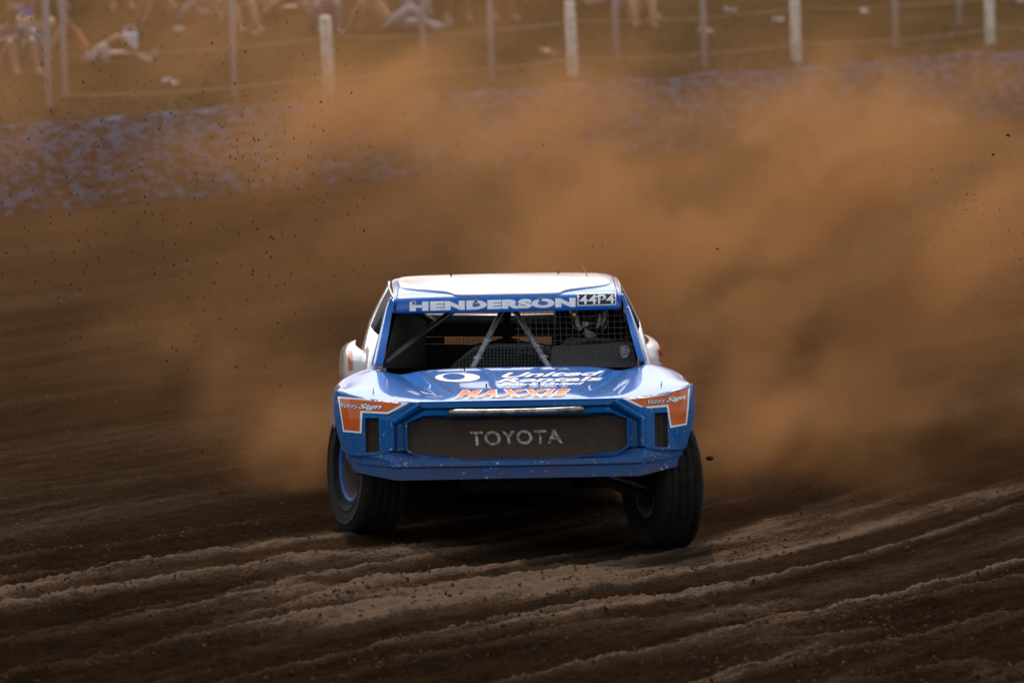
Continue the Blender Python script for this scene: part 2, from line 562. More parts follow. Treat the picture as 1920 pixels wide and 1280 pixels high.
def bank():
    us = axis(-8, 45, 0.35, -400, 500, 1.12)
    vs_ = np.array(list(np.arange(0.42, 14, 0.3)) + [14 * 1.15 ** k for k in range(1, 25)])
    U, V = np.meshgrid(us, vs_)
    X = WALL_A.x + WALL_D.x * U - WALL_N.x * V
    Y = WALL_A.y + WALL_D.y * U - WALL_N.y * V
    Z = 0.96 + BANK_S * np.minimum(V, 60) + (fbm2(X * 0.9, Y * 0.9, 4, 90) - 0.5) * 0.10 * np.clip(V / 2, 0.2, 1)
    nxx, nyy = len(us), len(vs_)
    ii = np.arange(nxx * nyy).reshape(nyy, nxx)
    fq = np.stack([ii[:-1, :-1].ravel(), ii[1:, :-1].ravel(), ii[1:, 1:].ravel(), ii[:-1, 1:].ravel()], 1)
    verts = np.stack([X.ravel(), Y.ravel(), Z.ravel()], 1)
    me = bpy.data.meshes.new('grass_bank')
    me.from_pydata(verts.tolist(), [], fq.tolist())
    me.update()
    t = NT('dry_grass_ground'); t.p.inputs['Specular IOR Level'].default_value = 0.0
    v = t.coord((1, 0.30, 1))
    n1 = t.noise(v, 0.7, 5, 0.6); n2 = t.noise(v, 5, 5, 0.7)
    f = t.math('ADD', t.math('MULTIPLY', n1, 0.55), t.math('MULTIPLY', n2, 0.45))
    t.base(t.ramp(f, [(0.38, (0.010, 0.009, 0.004)), (0.50, (0.020, 0.016, 0.0075)), (0.60, (0.033, 0.024, 0.012)), (0.70, (0.060, 0.037, 0.024))]))
    t.rough(0.95); t.bump(n2, 0.05)
    o = link('grass_bank', me, t.m, smooth=True)
    tag(o, kind='structure')
    # tufts
    N = 11000
    uu = rng.uniform(-4, 36, N); vv = 0.5 + 20 * rng.random(N) ** 1.3
    X = WALL_A.x + WALL_D.x * uu - WALL_N.x * vv; Y = WALL_A.y + WALL_D.y * uu - WALL_N.y * vv
    keep = fbm2(X * 0.4, Y * 0.12, 2, 95) > 0.40
    X, Y, vv = X[keep], Y[keep], vv[keep]
    Z = 0.95 + BANK_S * vv
    V = []; Fc = []
    for x, y, z in zip(X, Y, Z):
        for k in range(4):
            a = random.uniform(0, 6.28); h = random.uniform(0.04, 0.13); w = 0.012
            bx, by = x + random.uniform(-.05, .05), y + random.uniform(-.05, .05)
            lx, ly = math.cos(a) * h * 0.5, math.sin(a) * h * 0.5
            i = len(V)
            V += [(bx - w * math.sin(a), by + w * math.cos(a), z), (bx + w * math.sin(a), by - w * math.cos(a), z), (bx + lx, by + ly, z + h)]
            Fc.append((i, i + 1, i + 2))
    t = NT('grass_blade'); t.base(t.mix(t.noise(t.coord(), 1.3, 3, 0.6), (0.020, 0.020, 0.006), (0.040, 0.030, 0.012))); t.rough(0.8)
    o = link('grass', mesh_of(V, Fc, 'grass'), t.m)
    tag(o, 'short dry olive grass growing on the bank above the wall', 'grass', None, 'stuff')
bank()

# ------------------------------------------------------------------ blue wall splattered with mud
def wall():
    root = empty('track_wall', WALL_A)
    tag(root, 'low blue concrete wall caked with mud along the far edge of the track', 'wall')
    t = NT('mud_spattered_blue_concrete'); t.p.inputs['Specular IOR Level'].default_value = 0.0
    ang = math.atan2(WALL_D.y, WALL_D.x)
    v = t.coord((1, 1, 1), 0, 'Object')
    def sv(sc):
        mp = t.n('ShaderNodeMapping'); mp.inputs['Scale'].default_value = sc
        t.l(v, mp.inputs['Vector']); return mp.outputs[0]
    n1 = t.noise(sv((0.8, 3, 4.5)), 3.6, 6, 0.68, 0.4)
    n2 = t.noise(sv((0.8, 3, 4)), 11, 4, 0.7)
    tc = t.n('ShaderNodeTexCoord'); sep = t.n('ShaderNodeSeparateXYZ'); t.l(tc.outputs['Object'], sep.inputs[0])
    f = t.math('ADD', t.math('MULTIPLY', n1, 0.66), t.math('MULTIPLY', n2, 0.40))
    # mud is thicker at the foot of the wall
    g = t.n('ShaderNodeMapRange'); g.inputs['From Min'].default_value = 0; g.inputs['From Max'].default_value = 0.9
    g.inputs['To Min'].default_value = 0.02; g.inputs['To Max'].default_value = -0.02
    t.l(sep.outputs[2], g.inputs['Value'])
    f = t.math('ADD', f, g.outputs[0])
    m = t.ramp(f, [(0.505, 0.0), (0.55, 1.0)])
    blue = t.mix(n2, (0.028, 0.078, 0.155), (0.085, 0.155, 0.25))
    mud = t.mix(n1, (0.018, 0.0095, 0.005), (0.048, 0.025, 0.0125))
    t.base(t.mix(m, blue, mud)); t.rough(0.85); t.bump(t.math('MULTIPLY', m, n2), 0.03)
    M['wall'] = t.m
    # sections, 3.6 m each, built in the wall's own axes (x along, y across, z up)
    L = 3.6
    for k in range(-3, 13):
        jit = random.uniform(-0.02, 0.02); dz = random.uniform(-0.025, 0.025); dy = random.uniform(-0.03, 0.03)
        bm = bmesh.new()
        nseg = 24
        prof = [(-0.24, -0.12), (-0.24, 0.12), (-0.12, 0.36), (-0.09, 0.93), (-0.05, 0.98), (0.05, 0.985), (0.09, 0.93), (0.12, 0.36), (0.24, 0.12), (0.24, -0.12)]
        rings = []
        for i in range(nseg + 1):
            u = k * L + 0.01 + (L - 0.02) * i / nseg
            ring = []
            for (pv, pz) in prof:
                lump = (vnoise2(np.array(u * 1.9 + pv * 3), np.array(pz * 5.0), 7) - 0.5) * 0.035
                top = (vnoise2(np.array(u * 1.3), np.array(3.3), 9) ** 3) * 0.07 if pz > 0.9 else 0
                ring.append(bm.verts.new((u, -pv - lump + dy, pz + dz + float(top) + (jit * (i / nseg - .5)))))
            rings.append(ring)
        for i in range(nseg):
            for j in range(len(prof) - 1):
                bm.faces.new((rings[i][j], rings[i + 1][j], rings[i + 1][j + 1], rings[i][j + 1]))
        bm.faces.new(rings[0]); bm.faces.new(rings[-1][::-1])
        o = link('wall_section', bm_mesh(bm), M['wall'], root, True)
        bevel_mod(o, 0.01, 2, 50)
    root.rotation_euler = (0, 0, ang)
    # dirt filled in behind the wall
    bm = bmesh.new()
    lumps = []
wall()

# ------------------------------------------------------------------ fences
def white_post(px, py_top, py_bot, lean, label):
    b = on_bank(px, py_bot)
    d = b.y - CAM.y
    h = (py_bot - py_top) * d / F
    root = empty('fence_post', b - Vector((0, 0, 0.1)), (0, R(lean), random.uniform(0, 1)))
    tag(root, label, 'post', 'white posts of the fence on the wall')
    bm = bmesh.new()
    r = 0.075
    add_tube(bm, [(0, 0, -0.3), (0, 0, h * 0.5), (0, 0, h + 0.09), (0, 0, h + 0.1)], [r, r * 0.97, r * 0.93, r * 0.8], 14)
    t = M.get('post')
    o = link('shaft', bm_mesh(bm), t, root, True)
    for zz in (0.26, 0.74):
        bm = bmesh.new()
        add_tube(bm, [(0, -r - 0.004, h * zz - 0.03), (0, -r - 0.008, h * zz + 0.03)], 0.008, 6)
        link('staple', bm_mesh(bm), M['wire'], root)
    return b, h
t = NT('chipped_white_post_paint')
v = t.coord((1, 1, 0.4))
t.base(t.mix(t.ramp(t.noise(v, 14, 5, 0.7), [(0.5, 0.0), (0.68, 1.0)]), (0.66, 0.62, 0.56), (0.26, 0.18, 0.12))); t.rough(0.75); t.bump(t.noise(v, 20, 3), 0.004)
M['post'] = t.m
M['greypost'] = simple('weathered_grey_post', (0.30, 0.28, 0.29), 0.7, 0, 0.2, 6)
posts = []
for args in ((618, 30, 182, -3.5, 'short white wooden post, farthest left on top of the wall, blurred by dust'),
             (1075, 2, 146, -2.6, 'white wooden post standing on the wall above the middle of the dust cloud'),
             (1494, -22, 118, -2.0, 'white wooden post on the wall, second from the right edge'),
             (1857, -40, 86, -1.5, 'white wooden post on the wall at the far right edge')):
    b, h = white_post(*args)
    posts.append((b, h))
def thin_post(px, py_bot, label, r=0.038, h=2.2):
    b = on_bank(px, py_bot)
    bm = bmesh.new()
    add_tube(bm, [(0, 0, -0.3), (0, 0, h * .5), (0, 0, h)], r, 10)
    add_tube(bm, [(0, 0, h), (0, 0, h + 0.02)], r * 1.15, 10)
    o = link('thin_fence_post', bm_mesh(bm), M['greypost'], None, True)
    o.location = b
    o.rotation_euler = (0, R(-1.6), 0)
    tag(o, label, 'post', 'thin grey fence posts')
    return b
for px, py, lb in ((92, 205, 'thin grey post in front of the crowd at the far left'), (122, 178, 'second thin grey post beside the sitting man in orange'),
                   (795, 132, 'thin grey post left of the brown shade patch on the bank'), (922, 158, 'thin grey post halfway between the two left white posts'),
                   (1155, 106, 'thin grey post just right of the middle white post'), (1321, 127, 'thin grey post halfway between the middle and right white posts'),
                   (1680, 92, 'thin grey post between the two right white posts'), (1799, 50, 'dark thin post close to the far right white post'),
                   (440, 188, 'thin grey post left of the leftmost white post')):
    thin_post(px, py, lb)
# wires strung between the white posts
order = sorted(posts, key=lambda q: q[0].x)
ext0 = (order[0][0] - WALL_D * 7, 1.0); ext1 = (order[-1][0] + WALL_D * 7, 1.0)
chain = [ext0] + order + [ext1]
wire_mat = simple('pale_fence_wire', (0.22, 0.17, 0.12), 0.6, 0.2, 0.2, 10)
for frac, lb in ((0.26, 'lower slack wire of the fence on top of the wall'), (0.74, 'upper slack wire of the fence on top of the wall')):
    pts = []
    for (p0, h0), (p1, h1) in zip(chain[:-1], chain[1:]):
        for k in range(10):
            s = k / 10
            z = (p0.z + h0 * frac) * (1 - s) + (p1.z + h1 * frac) * s - 0.06 * 4 * s * (1 - s)
            q = p0.lerp(p1, s)
            pts.append((q.x + WALL_N.x * 0.08, q.y + WALL_N.y * 0.08, z))
    bm = bmesh.new(); add_tube(bm, pts, 0.006, 6)
    o = link('fence_wire', bm_mesh(bm), wire_mat, None, True)
    tag(o, lb, 'wire', 'fence wires')

# ------------------------------------------------------------------ people
def skin_mesh(pts, edges, radii, root=0, sub=2, name='body'):
    me = bpy.data.meshes.new('sk')
    me.from_pydata([tuple(p) for p in pts], edges, [])
    o = bpy.data.objects.new('sk', me); COL.objects.link(o)
    m = o.modifiers.new('s', 'SKIN'); m.use_smooth_shade = True; m.branch_smoothing = 0.6
    for i, r_ in enumerate(radii):
        sv = me.skin_vertices[0].data[i]
        sv.radius = (r_, r_) if isinstance(r_, (int, float)) else r_
        sv.use_root = (i == root)
    s = o.modifiers.new('ss', 'SUBSURF'); s.levels = sub; s.render_levels = sub
    dg = bpy.context.evaluated_depsgraph_get(); dg.update()
    res = bpy.data.meshes.new_from_object(o.evaluated_get(dg))
    bpy.data.objects.remove(o); bpy.data.meshes.remove(me)
    res.name = name
    return res
def cloth(name, col):
    if name not in M:
        M[name] = simple(name, col, 0.85, 0, 0.2, 12)
    return M[name]
SKIN = simple('spectator_skin', (0.17, 0.085, 0.052), 0.55, 0, 0.08, 10)  # one even skin tone for all spectators

def limb(a, b, f): return Vector(a).lerp(Vector(b), f)
def person(loc, rz, pose, shirt, legs, label, hair=(0.05, 0.03, 0.02), bare_legs=True, hat=None, group='spectators sitting on the grass bank'):
    """pose: 'sit' knees up, 'lounge' leaning back with one knee up, 'stand'"""
    root = empty('person', loc, (0, 0, rz))
    tag(root, label, 'person', group)
    if pose == 'sit':       # faces -y
        pel = (0, 0, .12); sp = (0, .06, .34); ch = (0, .03, .55); nk = (0, -.01, .68); hd = (0, -.04, .83); tp = (0, -.05, .93)
        kn = [(-.13, -.42, .46), (.14, -.40, .48)]; an = [(-.12, -.62, .09), (.15, -.64, .09)]; toe = [(-.13, -.80, .04), (.17, -.82, .04)]
        sh = [(-.18, .03, .60), (.18, .03, .60)]; el = [(-.24, -.16, .42), (.24, -.16, .42)]; wr = [(-.10, -.38, .50), (.10, -.38, .52)]; ha = [(-.05, -.46, .50), (.06, -.46, .53)]
    elif pose == 'lounge':  # leaning back on the arms, legs out to +x
        pel = (0, 0, .11); sp = (-.14, .02, .30); ch = (-.26, .03, .48); nk = (-.33, .02, .60); hd = (-.33, 0, .75); tp = (-.32, 0, .85)
        kn = [(.38, -.10, .38), (.42, .10, .14)]; an = [(.66, -.12, .08), (.84, .12, .07)]; toe = [(.82, -.13, .05), (.90, .14, .20)]
        sh = [(-.27, -.17, .53), (-.27, .19, .53)]; el = [(-.44, -.24, .30), (-.44, .26, .30)]; wr = [(-.52, -.26, .06), (-.50, .28, .06)]; ha = [(-.58, -.27, .03), (-.56, .29, .03)]
    else:
        pel = (0, 0, .93); sp = (0, .01, 1.12); ch = (0, 0, 1.32); nk = (0, 0, 1.47); hd = (0, -.02, 1.62); tp = (0, -.02, 1.72)
        kn = [(-.12, -.03, .50), (.14, .01, .50)]; an = [(-.14, .02, .10), (.16, .04, .10)]; toe = [(-.17, -.15, .04), (.20, -.13, .04)]
        sh = [(-.19, .01, 1.40), (.19, .01, 1.40)]; el = [(-.27, .03, 1.12), (.27, .0, 1.12)]; wr = [(-.25, -.06, .88), (.22, -.12, .92)]; ha = [(-.24, -.09, .79), (.20, -.17, .84)]
    hips = [Vector(pel) + Vector((0, 0, -.02)) + (Vector((-.10 if i == 0 else .10, 0, 0)) if pose != 'lounge' else Vector((.02, -.10 if i == 0 else .10, 0))) for i in (0, 1)]
    P = [pel, sp, ch, nk, hd, tp]; Rr = [(.145, .115), (.13, .105), (.165, .11), .055, (.082, .098), .06]
    E = [(0, 1), (1, 2), (2, 3), (3, 4), (4, 5)]
    for i in (0, 1):
        b = len(P)
        P += [hips[i], kn[i], limb(kn[i], an[i], .35), an[i], toe[i]]; Rr += [.09, .062, .060, .040, .034]
        E += [(0, b), (b, b + 1), (b + 1, b + 2), (b + 2, b + 3), (b + 3, b + 4)]
        b = len(P)
        P += [sh[i], el[i], wr[i], ha[i]]; Rr += [.058, .042, .030, .036]
        E += [(2, b), (b, b + 1), (b + 1, b + 2), (b + 2, b + 3)]
    link('body', skin_mesh(P, E, Rr, 0, 1), SKIN, root, True)
    # shirt with sleeves
    P = [limb(pel, sp, .3), sp, ch, limb(ch, nk, .6)]; Rr = [(.16, .13), (.15, .125), (.185, .13), .075]; E = [(0, 1), (1, 2), (2, 3)]
    for i in (0, 1):
        b = len(P); P += [sh[i], limb(sh[i], el[i], .7)]; Rr += [.075, .062]; E += [(2, b), (b, b + 1)]
    link('shirt', skin_mesh(P, E, Rr, 1, 1), shirt, root, True)
    # trousers or shorts
    P = [pel, limb(pel, sp, .35)]; Rr = [(.165, .135), (.155, .125)]; E = [(0, 1)]
    for i in (0, 1):
        b = len(P)
        if bare_legs:
            P += [hips[i], limb(hips[i], kn[i], .75)]; Rr += [.105, .085]; E += [(0, b), (b, b + 1)]
        else:
            P += [hips[i], kn[i], limb(kn[i], an[i], .9)]; Rr += [.105, .08, .055]; E += [(0, b), (b, b + 1), (b + 1, b + 2)]
    link('shorts' if bare_legs else 'trousers', skin_mesh(P, E, Rr, 0, 1), legs, root, True)
    # shoes
    for i in (0, 1):
        link('shoe', skin_mesh([Vector(an[i]) + Vector((0, 0, -.02)), limb(an[i], toe[i], .5), toe[i]], [(0, 1), (1, 2)], [.052, .050, .045], 0, 1), cloth('pale_shoe', (0.15, 0.13, 0.14)), root, True)
    # hair or hat
    h0, h1 = Vector(hd), Vector(tp)
    back = Vector((0, .03, .02)) if pose != 'lounge' else Vector((-.02, .01, .02))
    link('hat' if hat else 'hair', skin_mesh([h0 + back, h1 + back * .8], [(0, 1)], [(.088, .100), .078], 0, 1), hat or cloth('hair_%d' % int(hair[0] * 100), hair), root, True)
    # nose and ears
    fwd = Vector((0, -1, 0)) if pose != 'lounge' else Vector((.8, -.6, 0))
    side = fwd.cross(Vector((0, 0, 1)))
    for nm, c, r_ in (('nose', h0 + fwd * .10, .018), ('ear', h0 + side * .085, .02), ('ear', h0 - side * .085, .02)):
        bm = bmesh.new()
        bmesh.ops.create_icosphere(bm, subdivisions=1, radius=r_)
        link(nm, bm_mesh(bm), SKIN, root, True).location = c
    return root

pink = cloth('pink_cloth', (0.32, 0.15, 0.13)); orange_c = cloth('rust_orange_cloth', (0.30, 0.085, 0.03)); whitec = cloth('white_cloth', (0.42, 0.39, 0.42))
purple = cloth('purple_cloth', (0.16, 0.11, 0.30)); navy = cloth('navy_cloth', (0.05, 0.055, 0.10)); denim = cloth('pale_denim', (0.22, 0.24, 0.30)); tan = cloth('tan_cloth', (0.30, 0.18, 0.11)); greyc = cloth('grey_cloth', (0.12, 0.11, 0.13))
S = 1.0
people = [
    (166, 122, 0.1, 'lounge', orange_c, whitec, 'person in rust orange shirt and white shorts lounging beside a white cooler bag', True, pink),
    (22, 142, 0.35, 'sit', navy, greyc, 'person in navy top with bare knees drawn up at the left edge', True, None),
    (74, 122, -0.5, 'sit', tan, denim, 'person in tan top sitting between the navy figure and the thin grey post', False, None),
    (52, 96, 0.1, 'sit', purple, greyc, 'person in purple sitting behind the navy figure at far left', False, None),
    (330, 44, 0.3, 'lounge', tan, greyc, 'person in tan lounging in the shade, top left', False, None),
    (428, 62, 0.5, 'sit', pink, tan, 'person in pink sitting left of the leftmost white post', False, None),
    (602, 66, 0.2, 'sit', purple, navy, 'person in purple top directly behind the leftmost white post', False, None),
    (730, 60, -0.3, 'lounge', tan, denim, 'person with pale jeans stretched out right of the leftmost white post', False, None),
    (770, 30, 0.2, 'sit', denim, denim, 'person in pale denim sitting close to the top edge', False, None),
    (858, 42, 0.0, 'stand', pink, tan, 'bare legged person standing left of the pale shoes on the bank', True, None),
    (945, 42, 0.4, 'stand', tan, greyc, 'person standing on the bank with only bare shins in view', True, None),
    (1030, 12, -0.4, 'lounge', greyc, greyc, 'person in dark grey lying behind the middle white post', False, None),
    (1198, 52, 0.1, 'sit', pink, tan, 'person in pink sitting right of the middle white post', False, None),
    (1172, 38, 0.5, 'sit', denim, greyc, 'person in pale denim top next to the pink figure', False, None),
    (215, 20, 0.2, 'sit', orange_c, tan, 'person in rust orange at the top edge above the cooler bag', True, None),
    (500, 34, -0.2, 'lounge', tan, tan, 'person in tan lying on the bank at the top edge', True, None),
]
for (px, py, rz, pose, sh_, lg_, lb, bare, hat) in people:
    p = on_bank(px, py)
    person((p.x, p.y, bank_z(p) - 0.01), rz, pose, sh_, lg_, lb, bare_legs=bare, hat=hat)

# things lying on the bank
def cooler(px, py):
    p = on_bank(px, py)
    root = empty('cooler_bag', (p.x, p.y, bank_z(p)), (0, 0, .2)); tag(root, 'pale blue white cooler bag standing on the bank beside the lounging person', 'bag')
    bm = bmesh.new(); add_box(bm, (0, 0, .11), (.19, .16, .22)); o = link('body', bm_mesh(bm), cloth('pale_bag', (0.52, 0.56, 0.62)), root); bevel_mod(o, .02, 3)
    bm = bmesh.new(); add_tube(bm, [(-.08, 0, .22), (-.06, 0, .31), (.06, 0, .31), (.08, 0, .22)], .009, 6); link('handle', bm_mesh(bm), cloth('pale_bag', None), root)
cooler(244, 92)
def litter(px, py, size, col, label, name='litter'):
    p = on_bank(px, py)
    bm = bmesh.new()
    n = 7
    grid = [[bm.verts.new(((i / (n - 1) - .5) * size, (j / (n - 1) - .5) * size * .7, random.uniform(0, size * .35))) for j in range(n)] for i in range(n)]
    for i in range(n - 1):
        for j in range(n - 1):
            bm.faces.new((grid[i][j], grid[i + 1][j], grid[i + 1][j + 1], grid[i][j + 1]))
    o = link(name, bm_mesh(bm), col); thick(o, .004)
    o.location = (p.x, p.y, bank_z(p) + .01); o.rotation_euler = (R(10), 0, random.uniform(0, 3))
    tag(o, label, 'litter', 'litter on the grass bank')
wpaper = cloth('white_paper', (0.45, 0.44, 0.48)); bpaper = cloth('buff_paper', (0.5, 0.36, 0.25))
for a_ in ((318, 162, .26, wpaper, 'crumpled white paper on the grass far left of the white post'), (1370, 25, .22, wpaper, 'flat bluish white wrapper on the bank right of the pink figure'),
           (1460, 41, .17, wpaper, 'small round white scrap left of the second white post from the right'), (1620, 25, .2, wpaper, 'white scrap on the bank between the two right white posts'),
           (1323, 63, .24, bpaper, 'buff wrapper by the thin grey post left of the right white post'), (1025, 104, .28, bpaper, 'buff paper on the bank left of the middle white post'),
           (1905, 6, .45, wpaper, 'large white sheet in the top right corner of the bank'), (336, 60, .16, wpaper, 'tiny white scrap beside the people at the top left'), (482, 66, .14, wpaper, 'tiny pale scrap on the bank left of the leftmost white post')):
    litter(*a_)

# ------------------------------------------------------------------ the race truck
root = empty('race_truck', (0.047, 0, 0), (0, -0.0165, 0.03))
tag(root, 'blue and white off road race truck sliding towards the viewer, muddy grille, orange corner decals', 'truck')
bpy.context.view_layer.update()
RM = root.matrix_world.copy()
RI = RM.inverted()
CL = RI @ CAM
def Lray(px, py):
    return (RI.to_3x3() @ ray(px, py))
def PL(px, py, y):
    """picture point on the truck's own plane y"""
    d = Lray(px, py)
    return CL + d * ((y - CL.y) / d.y)
def Q(off, py, y):
    """symmetric point: off pixels from the truck's centre line, height py, depth y"""
    p = at_y(960 + off, py, y)
    return Vector((p.x, y, p.z))
def mir(v): return Vector((-v.x, v.y, v.z))

def half_grid(rows, skip=(), mirror=True):
    """rows of Vector points from the centre outward -> verts, faces (both halves)"""
    V = []; Fc = []
    for s in ((1, -1) if mirror else (1,)):
        b = len(V)
        m = len(rows[0])
        for r_ in rows:
            for p in r_:
                V.append(Vector((p.x * s, p.y, p.z)))
        for i in range(len(rows) - 1):
            for j in range(m - 1):
                if (i, j) in skip: continue
                q = [b + i * m + j, b + i * m + j + 1, b + (i + 1) * m + j + 1, b + (i + 1) * m + j]
                Fc.append(q if s == 1 else q[::-1])
    bm = bmesh.new()
    me = mesh_of(V, Fc)
    bm.from_mesh(me)
    bmesh.ops.remove_doubles(bm, verts=bm.verts, dist=0.0008)
    bpy.data.meshes.remove(me)
    return bm

# --- hood and front fenders, one formed shell
shell_rows_def = [
    [(0, 750, .04), (50, 750, .04), (90, 750, .045), (115, 750, .05), (140, 750, .06), (189, 750, .08), (225, 749, .12), (265, 744, .20), (300, 737, .30), (322, 729, .42), (332, 723, .54), (335, 745, .60), (332, 792, .62)],
    [(0, 742, .14), (50, 742, .14), (90, 742, .145), (115, 742.5, .15), (140, 744, .16), (193, 743, .18), (228, 741, .24), (266, 736, .31), (300, 730, .40), (322, 723, .50), (333, 722, .60), (337, 746, .66), (335, 795, .68)],
    [(0, 731, .32), (52, 731, .32), (95, 731.5, .33), (122, 733.5, .34), (142, 737, .35), (201, 735, .36), (234, 731, .40), (268, 726, .46), (300, 722, .54), (321, 719, .62), (333, 722, .70), (338, 746, .74), (336, 798, .76)],
    [(0, 716, .70), (54, 716, .70), (108, 716.5, .70), (148, 719, .70), (166, 726, .70), (223, 716, .72), (246, 713, .74), (271, 709.5, .78), (296, 709.5, .82), (317, 713.5, .86), (331, 722, .90), (338, 746, .92), (337, 800, .94)],
    [(0, 697, 1.08), (58, 697, 1.08), (118, 698, 1.08), (174, 702, 1.08), (192, 710, 1.08), (243, 695, 1.08), (260, 694, 1.09), (281, 695, 1.11), (302, 699.5, 1.13), (320, 707.5, 1.15), (332, 719, 1.17), (339, 746, 1.18), (338, 800, 1.20)],
    [(0, 684, 1.32), (60, 684, 1.32), (122, 684.5, 1.32), (184, 688, 1.32), (206, 698, 1.32), (257, 682, 1.32), (271, 685, 1.33), (288, 690, 1.34), (306, 698, 1.35), (321, 707, 1.36), (332, 719, 1.37), (339, 746, 1.38), (338, 800, 1.40)],
]
rows = [[Q(*p) for p in r_] for r_ in shell_rows_def]
last = rows[-1]
rows.append([Vector((p.x * (1.0 if k > 5 else 1), p.y + (0.45 if k > 5 else 0.06), p.z - (0.05 if k > 5 else 0.04))) for k, p in enumerate(last)])
bm = half_grid(rows)
# sharp creases: the long fender crease, hood bulge edge and front edge
cl = bm.edges.layers.float.new('crease_edge')
pts_cr = {}
for r_ in rows[:6]:
    for k, c in ((5, 0.9), (3, 0.7), (4, 0.6)):
        pts_cr[tuple(round(a, 3) for a in r_[k])] = (k, c)
        pts_cr[tuple(round(a, 3) for a in mir(r_[k]))] = (k, c)
for e in bm.edges:
    a = pts_cr.get(tuple(round(q, 3) for q in e.verts[0].co)); b = pts_cr.get(tuple(round(q, 3) for q in e.verts[1].co))
    if a and b and a[0] == b[0]: e[cl] = a[1]
    if e.is_boundary: e[cl] = 1.0
shell = link('hood_and_fenders', bm_mesh(bm), M['blue'], root, True)
subsurf(shell, 3)
thick(shell, 0.006, -1)

# --- outer corner panels below the fender line, with the openings for the side grilles
def corner_pts(cols):
    out = []
    for lev in cols: out.append([Q(*p) for p in lev])
    return out
cor = corner_pts([
    [(189, 751.5, .085), (225, 750.5, .125), (262, 745.5, .20), (286, 741, .26), (306, 736, .325), (322, 730.5, .42), (332, 724.5, .54)],
    [(212, 766, .10), (240, 765, .13), (262, 763, .18), (284, 761, .24), (308, 758, .30), (326, 753, .40), (335, 746, .56)],
    [(240, 784, .10), (254, 780, .14), (258, 779.5, .145), (282, 779, .21), (307, 778, .28), (326, 775, .39), (335, 769, .56)],
    [(240, 812, .09), (254, 812, .13), (258, 812, .135), (282, 812, .20), (306, 811, .27), (322, 808, .37), (331, 800, .55)],
    [(240, 842, .08), (254, 842, .12), (258, 842, .125), (282, 843, .19), (303, 844, .26), (316, 842, .35), (323, 834, .52)],
    [(238, 848, .085), (254, 848, .12), (258, 848, .125), (282, 848.5, .185), (301, 849, .25), (313, 847, .34), (319, 839, .50)],
])
corners = []
for s in (1, -1):
    m_ = len(cor[0])
    V = [Vector((p.x * s, p.y, p.z)) for r_ in cor for p in r_]
    Fc = []
    for i in range(len(cor) - 1):
        for j in range(m_ - 1):
            if (i, j) in ((2, 2), (3, 2)): continue
            q = [i * m_ + j, i * m_ + j + 1, (i + 1) * m_ + j + 1, (i + 1) * m_ + j]
            Fc.append(q[::-1] if s == 1 else q)
    o = link('corner_panel', mesh_of(V, Fc), M['blue_low'], root)
    thick(o, 0.012, 1); bevel_mod(o, 0.005, 2, 22)
    corners.append(o)
for s in (1, -1):
    # side grille insert
    bm = bmesh.new()
    c0 = Q(257, 778, .20); c1 = Q(285, 778, .25); c2 = Q(285, 844, .24); c3 = Q(257, 844, .18)
    vs4 = [bm.verts.new((s * c.x, c.y, c.z)) for c in (c0, c1, c2, c3)]
    bm.faces.new(vs4)
    o = link('side_grille', bm_mesh(bm), M['grille'], root); thick(o, 0.01)
    bm = bmesh.new()
    for k in range(9):
        a = c0.lerp(c3, (k + .5) / 9); b = c1.lerp(c2, (k + .5) / 9)
        add_tube(bm, [(s * a.x, a.y - .012, a.z), (s * b.x, b.y - .012, b.z)], .004, 5)
    for k in range(4):
        a = c0.lerp(c1, (k + .5) / 4); b = c3.lerp(c2, (k + .5) / 4)
        add_tube(bm, [(s * a.x, a.y - .014, a.z), (s * b.x, b.y - .014, b.z)], .004, 5)
    tag(link('grille_mesh', bm_mesh(bm), M['grille'], o), kind='stuff')

# --- front fascia around the grille
fa = [
    [Q(0, 752, .035), Q(100, 752, .04), Q(187, 752, .078)],
    [Q(0, 762, .03), Q(100, 762, .035), Q(176, 762, .07)],
]
bm = half_grid(fa)
def quadm(bm, pts):
    for s in (1, -1):
        vv = [bm.verts.new((p.x * s, p.y, p.z)) for p in pts]
        bm.faces.new(vv if s == 1 else vv[::-1])
quadm(bm, [Q(187, 752, .078), Q(240, 784, .10), Q(232, 789, .075), Q(182, 757, .055)])           # diagonal rib
quadm(bm, [Q(240, 784, .10), Q(240, 842, .08), Q(232, 840, .055), Q(232, 789, .075)])            # upright rib
quadm(bm, [Q(182, 757, .055), Q(232, 789, .075), Q(226, 791, .13), Q(174, 762, .12)])            # channel wall
quadm(bm, [Q(232, 789, .075), Q(232, 840, .055), Q(226, 842, .12), Q(226, 791, .13)])
quadm(bm, [Q(174, 762, .12), Q(226, 791, .13), Q(210, 788, .13), Q(168, 762, .12)])              # channel floor
quadm(bm, [Q(226, 791, .13), Q(226, 842, .12), Q(208, 842, .12), Q(210, 788, .13)])
fascia = link('front_fascia', bm_mesh(bm), M['blue_low'], root)
thick(fascia, 0.008, -1); bevel_mod(fascia, 0.003, 2, 25)
